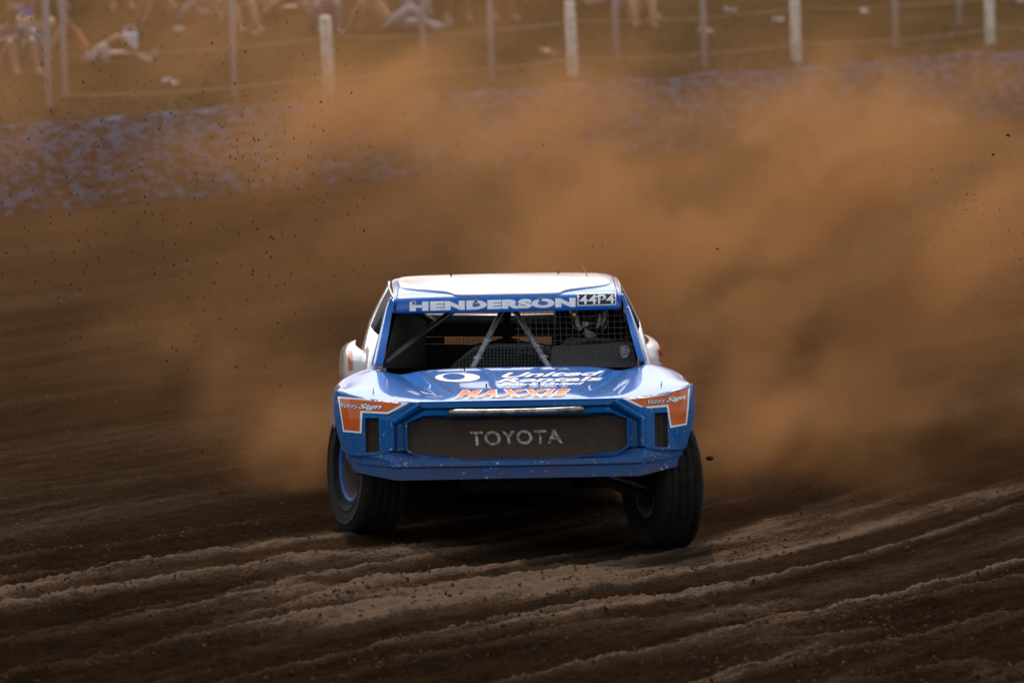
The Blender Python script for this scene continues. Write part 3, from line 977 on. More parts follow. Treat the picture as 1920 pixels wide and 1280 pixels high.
# octagonal grille surround
oct_o = [(0, 761), (131, 761), (172, 762), (213, 788), (213, 841), (186, 858), (120, 862), (100, 866), (0, 866)]
oct_i = [(0, 784.5), (131, 784), (150, 781), (178, 781), (204, 789), (204, 837), (183, 853.5), (118, 853.5), (102, 860.5), (0, 861)]
oct_o = [(0, 762), (100, 762), (135, 762), (172, 763), (213, 788), (213, 841), (186, 859), (120, 860), (104, 865.5), (0, 866)]
V = []; Fc = []
n = len(oct_o)
for s in (1, -1):
    b = len(V)
    for k in range(n):
        xo, yo = oct_o[k]; xi_, yi_ = oct_i[k]
        mo = (xo * .62 + xi_ * .38, yo * .62 + yi_ * .38); mi = (xo * .3 + xi_ * .7, yo * .3 + yi_ * .7)
        for (q, dep) in (((xo, yo), .10), (mo, .045), (mi, .045), ((xi_, yi_), .115)):
            p = Q(q[0], q[1], dep); V.append(Vector((p.x * s, p.y, p.z)))
    for k in range(n - 1):
        for j in range(3):
            q = [b + k * 4 + j, b + (k + 1) * 4 + j, b + (k + 1) * 4 + j + 1, b + k * 4 + j + 1]
            Fc.append(q[::-1] if s == 1 else q)
o = link('grille_surround', mesh_of(V, Fc), M['blue_low'], root)
thick(o, .006, -1); bevel_mod(o, .004, 2, 20)
# grille: backing plate and woven wire
V = [Q(x, y, .11) for x, y in oct_i] + [mir(Q(x, y, .11)) for x, y in oct_i[::-1]]
o_gr = link('grille', mesh_of(V, [list(range(len(V)))]), M['grille'], root); thick(o_gr, .01, -1)
bm = bmesh.new()
zt, zb = Q(0, 783, .10).z, Q(0, 860, .10).z
xm = Q(203, 800, .1).x
def gx_lim(z):
    py = 783 + (zt - z) / (zt - zb) * 77
    if py > 837: return xm - (py - 837) / 17 * .07
    if py < 789: return xm - (789 - py) / 8 * .09
    return xm
k = 0
z = zb + .010
while z < zt - .003:
    x = gx_lim(z); bm_pts = [(-x, .104, z), (x, .104, z)]
    add_tube(bm, bm_pts, .0042, 4, False); z += .0185
x = -xm + .01
while x < xm:
    add_tube(bm, [(x, .102, zb + (.045 if abs(x) > xm - .06 else .004)), (x, .102, zt - (.03 if abs(x) > xm - .08 else .002))], .0042, 4, False); x += .021
tag(link('grille_mesh', bm_mesh(bm, recalc=False), M['weave'], o_gr), kind='stuff')

# --- bumper lip and shelf
lip = [[Q(*p) for p in r_] for r_ in [
    [(0, 858, .10), (100, 858, .10), (213, 844, .11), (240, 842, .085), (286, 845, .19), (303, 846, .26), (318, 842, .38), (322, 836, .52)],
    [(0, 863, .00), (100, 863, .00), (222, 862, .015), (232, 862, .02), (286, 856, .21), (302, 853, .28), (315, 848, .36), (320, 842, .52)],
    [(0, 872, -.006), (100, 872, -.006), (222, 871, .01), (231, 871, .015), (285, 865, .205), (301, 861, .275), (313, 856, .36), (318, 850, .52)],
    [(0, 875, .012), (100, 875, .012), (222, 874, .026), (231, 874, .03), (285, 867, .215), (300.5, 863, .285), (312.5, 858, .36), (317, 852, .52)],
    [(0, 896.5, .012), (100, 896.5, .012), (222, 896.5, .026), (231, 896, .03), (283, 884, .215), (300, 880, .285), (307, 870, .36), (312, 862, .52)],
    [(0, 897, .22), (100, 897, .22), (222, 897, .22), (231, 896, .24), (283, 886, .40), (300, 883, .45), (307, 872, .50), (312, 862, .54)],
]]
bm = half_grid(lip)
bump_o = link('bumper', bm_mesh(bm), M['blue_low'], root)
thick(bump_o, .008, -1); bevel_mod(bump_o, .005, 2, 18)
for s in (1, -1):
    bm = bmesh.new()
    c = Q(148 * s, 855.5, .06); 
    add_box(bm, (c.x, .052, c.z), (.16, .012, .010))
    link('shelf_slot', bm_mesh(bm), M['black'], root)

# --- tube bar in its slot
bm = bmesh.new()
a = Q(-131, 771, .045)
V = []
slot = [(-134, 763), (134, 763), (138, 775), (134, 783), (-134, 783), (-138, 775)]
o = link('bar_slot', mesh_of([Q(x_, y_, .058) for x_, y_ in slot], [list(range(6))]), M['black'], root); thick(o, .004)
pts = [PL(842, 773, .06), PL(848, 773, .02), PL(856, 772.5, 0.0), PL(905, 772.5, -.008), PL(966, 771.5, -.01), PL(1020, 770, -.008), PL(1082, 767, 0.0), PL(1090, 767, .02), PL(1095, 767, .06)]
add_tube(bm, pts, .0185, 14)
bar = link('front_bar', bm_mesh(bm), M['steel'], root, True); subsurf(bar, 1)

# --- cab
cab_c = M['blue']
def face_panel(name, pts, mat, th=.01, parent=root, bev=.004):
    me = mesh_of(pts, [list(range(len(pts)))])
    o = link(name, me, mat, parent); thick(o, th, 0)
    if bev: bevel_mod(o, bev, 2, 30)
    return o
for s in (1, -1):
    p = [Q(217, 579, 1.72), Q(240, 676, 1.33), Q(256, 676, 1.36), Q(214, 545, 1.78)]
    p = [Vector((q.x * s, q.y, q.z)) for q in p]
    # pillar as a folded strip: inner edge, ridge, outer edge
    A = [Q(214, 564, 1.735), Q(218, 579, 1.72), Q(227, 625, 1.53), Q(238, 672, 1.34), Q(240, 680, 1.32)]
    B = [Q(218, 556, 1.735), Q(226, 579, 1.70), Q(238, 625, 1.51), Q(250, 672, 1.33), Q(253, 682, 1.31)]
    C = [Q(215, 553, 1.80), Q(227.5, 577, 1.76), Q(240.5, 623, 1.60), Q(253.5, 668, 1.48), Q(257, 680, 1.44)]
    V = []; Fc = []
    for r_ in range(5):
        for q in (A[r_], B[r_], C[r_]): V.append((q.x * s, q.y, q.z))
    for r_ in range(4):
        for c_ in range(2):
            i = r_ * 3 + c_; Fc.append((i, i + 3, i + 4, i + 1))
    o = link('windscreen_pillar', mesh_of(V, Fc), cab_c, root, True); thick(o, .012, -1); bevel_mod(o, .003, 2, 35)
    # side of the cab: door, window frame bulging outward
    rowsC = []
    for (y0, y1, y2, y3, o0, o1, o2, o3) in ((1.80, 1.70, 1.58, 1.46, 213, 226, 240, 256), (2.1, 2.1, 2.1, 2.1, 216, 233, 250, 268), (2.6, 2.6, 2.6, 2.6, 217, 236, 255, 274), (2.95, 3.0, 3.05, 3.1, 214, 236, 256, 276)):
        rowsC.append([Q(o0, 528, 1.8), Q(o1, 575, 1.8), Q(o2, 622, 1.8), Q(o3, 690, 1.8)])
        for q, yy in zip(rowsC[-1], (y0, y1, y2, y3)): q.y = yy
        rowsC[-1][0] = Q(o0 - 2, 555 - (y0 - 1.80) * 26, y0)
        rowsC[-1][1].z -= .02
        rowsC[-1].append(Vector((rowsC[-1][-1].x + .02, y3, .45)))
    V = [Vector((q.x * s, q.y, q.z)) for r_ in rowsC for q in r_]
    def cell(i, j):
        q = (i * 5 + j, (i + 1) * 5 + j, (i + 1) * 5 + j + 1, i * 5 + j + 1); return q
    def sub(faces):
        used = sorted({k for f_ in faces for k in f_}); mp_ = {k: i for i, k in enumerate(used)}
        return mesh_of([V[k] for k in used], [[mp_[k] for k in f_] for f_ in faces])
    o = link('door', sub([cell(i, j) for i in range(3) for j in (2, 3)] + [cell(2, 0), cell(2, 1)]), M['white'], root, True); thick(o, .01, -1)
    # window net in the side opening with its dark frame
    o = link('side_window_net', sub([cell(i, j) for i in range(2) for j in (0, 1)]), M['black'], root, True); thick(o, .006, -1)
    bm = bmesh.new()
    add_tube(bm, [V[15], V[10], V[5], V[0], V[1], V[2], V[3]], .009, 8)
    link('window_frame', bm_mesh(bm), M['white'], o, True)
    # decal patch on the door front in orange
# roof with visor front
roof_rows = [[Q(*p) for p in r_] for r_ in [
    [(0, 585, 1.700), (110, 584.5, 1.702), (190, 583.5, 1.712), (207, 583.5, 1.718), (215, 583, 1.735)],
    [(0, 568, 1.700), (110, 567.5, 1.702), (190, 567, 1.712), (206, 566.5, 1.718), (214, 566, 1.735)],
    [(0, 555, 1.715), (110, 555, 1.717), (190, 555, 1.73), (205, 555, 1.74), (213, 556, 1.76)],
    [(0, 545, 1.80), (112, 545.5, 1.80), (190, 546, 1.82), (205, 546, 1.83), (213, 549, 1.85)],
    [(0, 534, 2.05), (120, 534.5, 2.05), (190, 535.5, 2.07), (204, 536, 2.08), (212, 540, 2.10)],
    [(0, 522, 2.45), (120, 522.5, 2.45), (190, 523.5, 2.46), (203, 524, 2.47), (211, 528, 2.48)],
    [(0, 515, 2.80), (120, 515.5, 2.80), (190, 516.5, 2.80), (202, 517, 2.80), (209, 521, 2.82)],
    [(0, 517, 2.92), (120, 517.5, 2.92), (190, 518.5, 2.92), (201, 519, 2.92), (208, 523, 2.92)],
]]
bm = half_grid(roof_rows)
roof = link('roof', bm_mesh(bm), M['blue'], root, True)
cl = None
subsurf(roof, 2); thick(roof, .010, -1)
# raised roof panel, white paint standing in for the sky's reflection
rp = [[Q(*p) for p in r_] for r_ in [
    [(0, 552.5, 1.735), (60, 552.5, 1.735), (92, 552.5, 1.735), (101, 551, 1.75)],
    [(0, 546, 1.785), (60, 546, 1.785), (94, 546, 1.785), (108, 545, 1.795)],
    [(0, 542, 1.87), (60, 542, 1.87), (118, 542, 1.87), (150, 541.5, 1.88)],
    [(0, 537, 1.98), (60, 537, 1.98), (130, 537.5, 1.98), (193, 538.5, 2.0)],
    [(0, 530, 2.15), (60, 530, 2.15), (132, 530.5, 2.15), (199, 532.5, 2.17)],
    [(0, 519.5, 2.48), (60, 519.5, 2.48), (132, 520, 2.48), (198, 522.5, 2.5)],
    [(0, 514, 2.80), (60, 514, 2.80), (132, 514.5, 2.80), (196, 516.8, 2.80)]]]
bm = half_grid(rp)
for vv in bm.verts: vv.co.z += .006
o = link('roof_sheen_panel', bm_mesh(bm), M['white'], root, True); subsurf(o, 2); thick(o, .012, -1)

# --- decals laid on the panels
DG = bpy.context.evaluated_depsgraph_get()
def bvh_of(objs):
    DG.update()
    V = []; P = []
    for o in objs:
        me = o.evaluated_get(DG).to_mesh()
        b = len(V); V += [v.co.copy() for v in me.vertices]; P += [[b + i for i in p.vertices] for p in me.polygons]
        o.evaluated_get(DG).to_mesh_clear()
    return BVHTree.FromPolygons(V, P)
bpy.context.view_layer.update()
BV_HOOD = bvh_of([shell]); BV_CORNER = bvh_of(corners + [shell]); BV_ROOF = bvh_of([roof]); BV_GR = None

def drape(bm, bv, lift=.003, fall_y=0.05):
    """vertices carry picture coordinates (x, y); drop them onto the panel along the sight line"""
    for v_ in bm.verts:
        d = Lray(v_.co.x, v_.co.y).normalized()
        if bv is None:
            v_.co = PL(v_.co.x, v_.co.y, fall_y); continue
        hit = bv.ray_cast(CL, d)
        if hit[0] is None:
            v_.co = PL(v_.co.x, v_.co.y, fall_y); v_.tag = True
        else:
            n_ = hit[1] if hit[1].dot(d) < 0 else -hit[1]
            v_.co = hit[0] + n_ * lift
def refine(bm, maxlen):
    bmesh.ops.triangulate(bm, faces=bm.faces)
    for _ in range(6):
        es = [e for e in bm.edges if e.calc_length() > maxlen]
        if not es: break
        bmesh.ops.subdivide_edges(bm, edges=es, cuts=1)
        bmesh.ops.triangulate(bm, faces=bm.faces)
def text_bm(s, offset=0.0, shear=0.0, space=1.0):
    cu = bpy.data.curves.new('t', 'FONT'); cu.body = s; cu.size = 1; cu.offset = offset; cu.shear = shear; cu.space_character = space
    cu.resolution_u = 6; cu.fill_mode = 'FRONT'
    o = bpy.data.objects.new('t', cu); COL.objects.link(o)
    dg = bpy.context.evaluated_depsgraph_get(); dg.update()
    me = bpy.data.meshes.new_from_object(o.evaluated_get(dg))
    bpy.data.objects.remove(o)
    bm = bmesh.new(); bm.from_mesh(me); bpy.data.meshes.remove(me)
    return bm
def text_decal(name, s, quad, mat, bv, lift, parent, offset=0.0, shear=0.0, space=1.0, fall_y=.05, grow=0.0, maxlen=12, ref=None):
    """quad = picture corners: bottom-left, bottom-right, top-right, top-left of the lettering"""
    bm = text_bm(s, offset, shear, space)
    rb = text_bm(s, 0.0 if ref is None else ref, shear, space)
    xs_ = [v.co.x for v in rb.verts]; ys_ = [v.co.y for v in rb.verts]
    x0, x1, y0, y1 = min(xs_), max(xs_), min(ys_), max(ys_)
    rb.free()
    bl, br, tr, tl = [Vector(q) for q in quad]
    for v_ in bm.verts:
        u = (v_.co.x - x0) / (x1 - x0); w = (v_.co.y - y0) / (y1 - y0)
        p = bl.lerp(br, u).lerp(tl.lerp(tr, u), w)
        v_.co = (p.x, p.y, 0)
    refine(bm, maxlen)
    drape(bm, bv, lift, fall_y)
    return link(name, bm_mesh(bm, recalc=False), mat, parent)
def poly_decal(name, pts, mat, bv, lift, parent, maxlen=6, fall_y=.1):
    bm = bmesh.new()
    vv = [bm.verts.new((x_, y_, 0)) for x_, y_ in pts]
    from mathutils.geometry import tessellate_polygon
    for tri in tessellate_polygon([[Vector((x_, y_, 0)) for x_, y_ in pts]]):
        bm.faces.new([vv[k] for k in tri])
    refine(bm, maxlen)
    drape(bm, bv, lift, fall_y)
    return link(name, bm_mesh(bm, recalc=False), mat, parent)
def circ(cx, cy_, rx, ry, n=28): return [(cx + rx * math.cos(2 * math.pi * k / n), cy_ + ry * math.sin(2 * math.pi * k / n)) for k in range(n)]

# visor lettering
text_decal('visor_lettering', 'HENDERSON', [(768, 583.5), (1079, 575.5), (1079, 558.5), (768, 566)], M['vinyl'], BV_ROOF, .003, roof, offset=.07, space=1.10, ref=.07)
plate = poly_decal('number_plate', [(1083, 573.5), (1155, 571.5), (1154.5, 549.5), (1082.5, 551)], M['vinyl'], BV_ROOF, .003, root, maxlen=10)
poly_decal('plate_field', [(1084.8, 571.7), (1153.2, 569.8), (1152.8, 551.4), (1084.4, 552.7)], M['black_vinyl'], BV_ROOF, .005, plate, maxlen=10)
text_decal('plate_number', '44P4', [(1086, 570.5), (1152, 568.5), (1152, 552.8), (1086, 554)], M['vinyl'], BV_ROOF, .007, plate, offset=.015, ref=.015)
# hood lettering
text_decal('tyre_sponsor_outline', 'MAXXIS', [(855, 746.5), (1062, 743.5), (1068, 729.5), (861, 732)], M['vinyl'], BV_HOOD, .003, shell, offset=.085, shear=.25, ref=.04, space=1.32)
text_decal('tyre_sponsor_lettering', 'MAXXIS', [(855, 746.5), (1062, 743.5), (1068, 729.5), (861, 732)], M['orange_soft'], BV_HOOD, .006, shell, offset=.038, shear=.25, ref=.04, space=1.32)
text_decal('hood_sponsor_lettering', 'United', [(937, 708.5), (1122, 704), (1134, 695.5), (949, 699.5)], M['vinyl'], BV_HOOD, .003, shell, offset=.025, shear=.15, ref=.025)
text_decal('hood_sponsor_lettering', 'Rentals', [(931, 717.5), (1127, 714), (1132, 706), (940, 710)], M['vinyl'], BV_HOOD, .0032, shell, offset=.025, shear=.15, ref=.025)
text_decal('hood_sponsor_lettering', 'Work United', [(937, 724.5), (1090, 721.5), (1096, 716.5), (941, 719.5)], M['vinyl'], BV_HOOD, .003, shell, offset=.02, shear=.15, ref=.02)
o = poly_decal('hood_emblem', circ(858, 708, 42, 8.4, 36), M['vinyl'], BV_HOOD, .003, root)
poly_decal('emblem_center', circ(851, 707, 21, 5.6), M['blue'], BV_HOOD, .006, o)
# white swoosh across the nose of the hood, under the lettering
sw = [(800, 728), (840, 722), (890, 721), (925, 722), (960, 726), (1010, 729), (1070, 726), (1105, 719), (1118, 722), (1085, 737), (1068, 741)]
# corner decals
LD = [(634, 743), (680, 746.5), (725, 751), (766.5, 755.5), (728, 776), (680, 773.5), (678.5, 812), (644, 809)]
LI = [(637.5, 747), (680, 750), (725, 754), (754, 757), (727, 772.5), (676, 770), (675, 808.5), (646.5, 805.5)]
RD = [(1166, 746.5), (1210, 742.5), (1250, 735.5), (1293, 722), (1291, 760), (1287, 796), (1256, 802), (1250, 762.5), (1206, 766)]
RIn = [(1180, 748.5), (1212, 746), (1250, 739.5), (1289, 727), (1287.5, 760), (1284, 793), (1258.5, 797.5), (1252.5, 758.5), (1207, 762.5)]
dl = poly_decal('corner_decal', LD, M['vinyl'], BV_CORNER, .003, root); poly_decal('decal_field', LI, M['orange'], BV_CORNER, .0055, dl)
dr = poly_decal('corner_decal', RD, M['vinyl'], BV_CORNER, .003, root); poly_decal('decal_field', RIn, M['orange'], BV_CORNER, .0055, dr)
for par, q1, q2 in ((dl, [(642, 766), (672, 769.5), (673, 757.5), (643, 754)], [(672, 768.5), (716, 770), (718, 758.5), (675, 757)]),
                    (dr, [(1213, 760.5), (1245, 757), (1246, 746), (1214, 749)], [(1246, 756.5), (1282, 751), (1284, 739.5), (1249, 745)])):
    for s_, q in (('Victory', q1), ('Sign', q2)):
        heavy = .03 if s_ == 'Sign' else 0.005
        text_decal('decal_text_outline', s_, q, M['black_vinyl'], BV_CORNER, .008, par, offset=heavy + .04, shear=.3, ref=heavy)  # black printed outline behind the white letters
        text_decal('decal_text', s_, q, M['vinyl'], BV_CORNER, .0105, par, offset=heavy, shear=.3, ref=heavy)
# grille letters
text_decal('grille_lettering', 'TOYOTA', [(883, 835.5), (1055, 831), (1053, 804.5), (881, 808.5)], M['worn'], None, 0, o_gr, offset=.022, space=1.12, fall_y=.094, ref=.022)

# --- gaps between panels and rows of rivets
def strip(name, pts, w, mat, bv, lift=.0015):
    L_, Rr_ = [], []
    for i, (x_, y_) in enumerate(pts):
        x0, y0 = pts[max(i - 1, 0)]; x1, y1 = pts[min(i + 1, len(pts) - 1)]
        l_ = math.hypot(x1 - x0, y1 - y0); nx_, ny_ = -(y1 - y0) / l_ * w / 2, (x1 - x0) / l_ * w / 2
        L_.append((x_ + nx_, y_ + ny_)); Rr_.append((x_ - nx_, y_ - ny_))
    return poly_decal(name, L_ + Rr_[::-1], mat, bv, lift, root, 5)
strip('panel_gap', [(778, 689), (800, 703), (826, 720), (851, 737)], 1.5, M['black'], BV_HOOD)
strip('panel_gap', [(1152, 690), (1128, 706), (1106, 720), (1084, 734)], 1.5, M['black'], BV_HOOD)
strip('panel_gap', [(750, 524), (746, 545), (742, 580)], 1.3, M['black'], BV_ROOF)
strip('panel_gap', [(1149, 519), (1156, 545), (1163, 572)], 1.3, M['black'], BV_ROOF)
rv = bmesh.new()
def rivets(x0, y0, x1, y1, n, bv):
    for k in range(n):
        x_ = x0 + (x1 - x0) * k / (n - 1); y_ = y0 + (y1 - y0) * k / (n - 1)
        d = Lray(x_, y_).normalized(); hit = bv.ray_cast(CL, d)
        if hit[0] is None: continue
        q = bmesh.ops.create_icosphere(rv, subdivisions=1, radius=.0045)
        bmesh.ops.translate(rv, vec=hit[0], verts=q['verts'])
rivets(650, 858, 735, 872, 6, bvh_of([bump_o])); rivets(738, 874, 1205, 867, 22, bvh_of([bump_o])); rivets(1208, 868, 1275, 850, 5, bvh_of([bump_o]))
rivets(652, 820, 676, 822, 3, BV_CORNER); rivets(1258, 812, 1282, 808, 3, BV_CORNER)
rivets(752, 582, 1160, 572, 12, BV_ROOF)
tag(link('rivets', bm_mesh(rv), M['steel'], root), kind='stuff')
# --- pins and washers
def pin(px, py, y, parent, bv, r=.016):
    d = Lray(px, py).normalized()
    hit = bv.ray_cast(CL, d)
    if hit[0] is None: return
    n_ = hit[1] if hit[1].dot(d) < 0 else -hit[1]
    bm = bmesh.new()
    q = n_.to_track_quat('Z', 'Y')
    add_tube(bm, [(0, 0, 0), (0, 0, .007)], [r, r * .9], 16)
    o = link('hood_pin', bm_mesh(bm), M['bolt'], parent, False)
    o.location = hit[0]; o.rotation_euler = q.to_euler()
    bm = bmesh.new(); add_tube(bm, [(0, 0, .005), (0, 0, .026)], r * .38, 8)
    link('pin_stud', bm_mesh(bm), M['black'], o)
for px, py in ((776, 568.5), (892, 566), (1013, 562), (1128, 559), (846, 520.5), (1047, 516)): pin(px, py, 1.7, root, BV_ROOF)
for px, py in ((912, 727), (1011, 724), (871, 697.5), (1050, 692), (700, 735), (1147, 738), (1240, 722)): pin(px, py, 1.0, root, BV_HOOD, .013 if px not in (700, 1147, 1240) else .006)
bm = bmesh.new(); add_tube(bm, [PL(1101, 518, 2.4), PL(1096, 505, 2.4), PL(1089, 491, 2.4)], [.004, .003, .002], 6); link('antenna', bm_mesh(bm), M['tubegrey'], root)

# --- inside the cab
def tube_part(name, pts, r, mat, parent=root, seg=12):
    bm = bmesh.new(); add_tube(bm, pts, r, seg); return link(name, bm_mesh(bm), mat, parent, True)
face_panel('door_liner', [PL(744, 586, 1.85), PL(797, 588, 2.5), PL(797, 690, 2.5), PL(718, 690, 1.5)], M['panel'], .01)
tube_part('roll_cage_tube', [PL(722, 680, 1.45), PL(790, 626, 1.9), PL(850, 582, 2.2)], .021, M['tubedark'])
tube_part('roll_cage_tube', [PL(775, 582, 1.9), PL(812, 602, 2.3)], .021, M['tubedark'])
tube_part('roll_cage_tube', [PL(796, 596, 2.75), PL(960, 597, 2.75), PL(1185, 593, 2.75)], .028, M['tubegrey'])
vb1 = tube_part('brace_tube', [PL(944, 578, 1.95), PL(886, 690, 1.45)], .0185, M['tubegrey'])
vb2 = tube_part('brace_tube', [PL(963, 578, 1.95), PL(1030, 690, 1.45)], .0185, M['tubegrey'])
for p0, p1, ks, par in ((PL(944, 578, 1.95), PL(886, 690, 1.45), (.56, .86), vb1), (PL(963, 578, 1.95), PL(1030, 690, 1.45), (.66, .83), vb2)):
    for k in ks:
        c = p0.lerp(p1, k); t_ = (p1 - p0).normalized() * .006
        tube_part('clamp', [c - t_, c + t_], .026, M['steel'], par)
        tube_part('clamp_tail', [c, c + Vector((.035, -.005, .012))], .005, M['steel'], par, 6)
tube_part('center_post', [PL(949, 575, 2.6), PL(951, 655, 2.6)], .032, M['dirty'])
# rear bulkhead with slots that let the dust behind show
def rect_panel(name, x0, y0, x1, y1, y, mat, parent=root):
    return face_panel(name, [PL(x0, y0, y), PL(x1, y0, y), PL(x1, y1, y), PL(x0, y1, y)], mat, .012, parent, 0)
bk = rect_panel('rear_bulkhead', 790, 600, 1188, 631, 2.8, M['black'])
rect_panel('bulkhead_lower', 790, 645, 1195, 760, 2.8, M['black'], bk)
rect_panel('bulkhead_side', 790, 631.5, 834, 644.5, 2.8, M['black'], bk)
rect_panel('bulkhead_side', 1034, 631.5, 1195, 644.5, 2.8, M['black'], bk)
rect_panel('bulkhead_side', 724, 586, 796, 760, 2.78, M['black'], bk)
face_panel('bulkhead_gusset', [PL(920, 640, 2.78), PL(950, 630, 2.78), PL(985, 640, 2.78), PL(1030, 646, 2.78), PL(880, 646, 2.78)], M['black'], .01, bk, 0)
bm = bmesh.new()
for x_ in np.arange(838, 1034, 4.4): add_tube(bm, [PL(x_, 630, 2.77), PL(x_, 646, 2.77)], .0022, 4, False)
for y_ in (634.5, 638.5, 642.5): add_tube(bm, [PL(834, y_, 2.77), PL(1034, y_, 2.77)], .0022, 4, False)
tag(link('rear_window_mesh', bm_mesh(bm, recalc=False), M['wire'], root), kind='stuff')
# windscreen net, driver's side
bm = bmesh.new()
def wsy(py): return 1.74 - (py - 578) / 105 * .36
for k in range(20):
    x_ = 970 + k * 11.3
    a = PL(x_, 580, 1.74); 
    pb = 664 if x_ < 1060 else (662 if x_ < 1180 else 650)
    add_tube(bm, [PL(x_, 577, 1.74), PL(x_ + 2, 625, wsy(625)), PL(x_ + 3, pb, wsy(pb))], .0017, 4, False)
for k in range(8):
    y_ = 583 + k * 11.2
    add_tube(bm, [PL(965, y_, wsy(y_)), PL(1080, y_ - 1.5 + .8, wsy(y_)), PL(1168 + (y_ - 583) * .25, y_ - 3, wsy(y_))], .0017, 4, False)
tag(link('windscreen_net', bm_mesh(bm, recalc=False), M['wire'], root), kind='stuff')
# mesh covered hump behind the hood
hump = [(842, 690), (872, 664), (892, 649), (930, 645), (1000, 645), (1035, 652), (1062, 675), (1070, 690)]
V = []
for dep, dy in ((1.76, 0), (1.95, -1), (2.2, 4)):
    for (x_, y_) in hump: V.append(PL(x_, y_ + dy + (6 if dep == 1.76 and y_ < 689 else 0), dep))
n = len(hump)
Fc = [(i + r_ * n, i + 1 + r_ * n, i + 1 + (r_ + 1) * n, i + (r_ + 1) * n) for r_ in range(2) for i in range(n - 1)] + [list(range(n))]
hm = link('air_intake_cover', mesh_of(V, Fc), M['black'], root)
bm = bmesh.new()
def hump_top(x_):
    for (xa, ya), (xb, yb) in zip(hump[:-1], hump[1:]):
        if xa <= x_ <= xb: return ya + (yb - ya) * (x_ - xa) / (xb - xa) + 2
    return 690
for k in range(34):
    x_ = 848 + k * 6.5; add_tube(bm, [PL(x_, hump_top(x_), 1.748), PL(x_, 690, 1.748)], .0015, 4, False)
for k in range(8):
    y_ = 648 + k * 5.6
    xs_ok = [x_ for x_ in range(842, 1071) if hump_top(x_) < y_]
    if len(xs_ok) > 2:
        zz = []
        for q, x_ in enumerate(np.arange(min(xs_ok), max(xs_ok), 3.25)): zz.append(PL(x_, y_ + (1.2 if q % 2 else -1.2), 1.746))
        add_tube(bm, zz, .0014, 4, False)
tag(link('intake_mesh', bm_mesh(bm, recalc=False), M['wiregrey'], hm), kind='stuff')
# dashboard
t = NT('speckled_black_dash'); v = t.coord()
t.base(t.mix(t.ramp(t.noise(v, 130, 3, 0.7), [(0.60, 0.0), (0.68, 1.0)]), (0.012, 0.011, 0.011), (0.16, 0.14, 0.13))); t.rough(0.6); M['dash'] = t.m
dash = face_panel('dashboard', [PL(1035, 652, 1.62), PL(1185, 642, 1.62), PL(1196, 690, 1.5), PL(1030, 690, 1.5)], M['dash'], .02)
face_panel('dash_top', [PL(1035, 652, 1.62), PL(1185, 642, 1.62), PL(1175, 640, 1.9), PL(1040, 650, 1.9)], M['dash'], .01)
# pale animal-like patch on the dash kept as a plain worn sticker
bm = bmesh.new()
vv = [bm.verts.new((x_, y_, 0)) for x_, y_ in [(1162, 650), (1170, 646), (1178, 649), (1181, 658), (1177, 668), (1168, 672), (1163, 664)]]
bm.faces.new(vv); refine(bm, 6)
for q in bm.verts: q.co = PL(q.co.x, q.co.y, 1.50)
link('worn_sticker', bm_mesh(bm, recalc=False), M['worn'], dash)

# --- rear bed sides (white, flared)
for s in (1, -1):
    prof = [
        [(253, 661, 2.55), (254, 666, 2.55), (254, 682, 2.55), (252, 706, 2.55)],
        [(263, 655, 2.75), (272, 657, 2.75), (279, 673, 2.75), (278, 708, 2.75)],
        [(271, 649, 2.95), (284, 650, 2.95), (293, 664, 2.95), (294, 708, 2.95)],
        [(276, 643, 3.15), (290, 646, 3.15), (298, 659, 3.15), (298, 708, 3.15)],
        [(274, 637, 3.40), (286, 640, 3.40), (297, 652, 3.40), (299, 708, 3.40)],
        [(269, 631, 3.65), (282, 636, 3.65), (296, 648, 3.65), (299, 708, 3.65)],
        [(272, 636, 4.30), (284, 639, 4.30), (296, 652, 4.30), (298, 708, 4.30)],
    ]
    V = []; Fc = []
    for r_ in prof:
        for (o_, p_, y_) in r_:
            q = Q(o_, p_, y_); V.append((q.x * s, q.y, q.z))
    for i in range(6):
        for j in range(3):
            q = (i * 4 + j, (i + 1) * 4 + j, (i + 1) * 4 + j + 1, i * 4 + j + 1); Fc.append(q)
    o = link('bed_side', mesh_of(V, Fc), M['white'], root, True); subsurf(o, 2); thick(o, .012, 0)
    bpy.context.view_layer.update()
    bv = bvh_of([o])
    if s == -1:
        text_decal('bed_side_lettering', 'MAXX', [(654, 696), (663, 694), (661, 655), (653, 657)], M['orange'], bv, .004, o, offset=.03, fall_y=2.95, maxlen=5, ref=.03)
    else:
        text_decal('bed_side_lettering', 'MAXX', [(1236, 676), (1247, 678), (1246, 640), (1238, 640)], M['orange'], bv, .004, o, offset=.03, fall_y=2.95, maxlen=5, ref=.03)
# bed floor, tailgate, and a low belly box added to block daylight
bm = bmesh.new(); add_box(bm, (0, 3.05, .40), (1.45, 3.6, .34)); link('chassis_light_block', bm_mesh(bm), M['dirty'], root)
bm = bmesh.new(); add_box(bm, (0, 3.6, .80), (1.5, 1.4, .08)); link('bed_floor', bm_mesh(bm), M['black'], root)
bm = bmesh.new(); add_box(bm, (0, .80, .41), (.75, .9, .26)); o = link('skid_plate', bm_mesh(bm), M['dirty'], root); bevel_mod(o, .08, 3)  # hung low as well, to keep the ground beneath dark
bm = bmesh.new(); add_box(bm, (0, .95, .72), (1.3, .8, .2)); link('engine_bay', bm_mesh(bm), M['black'], root)

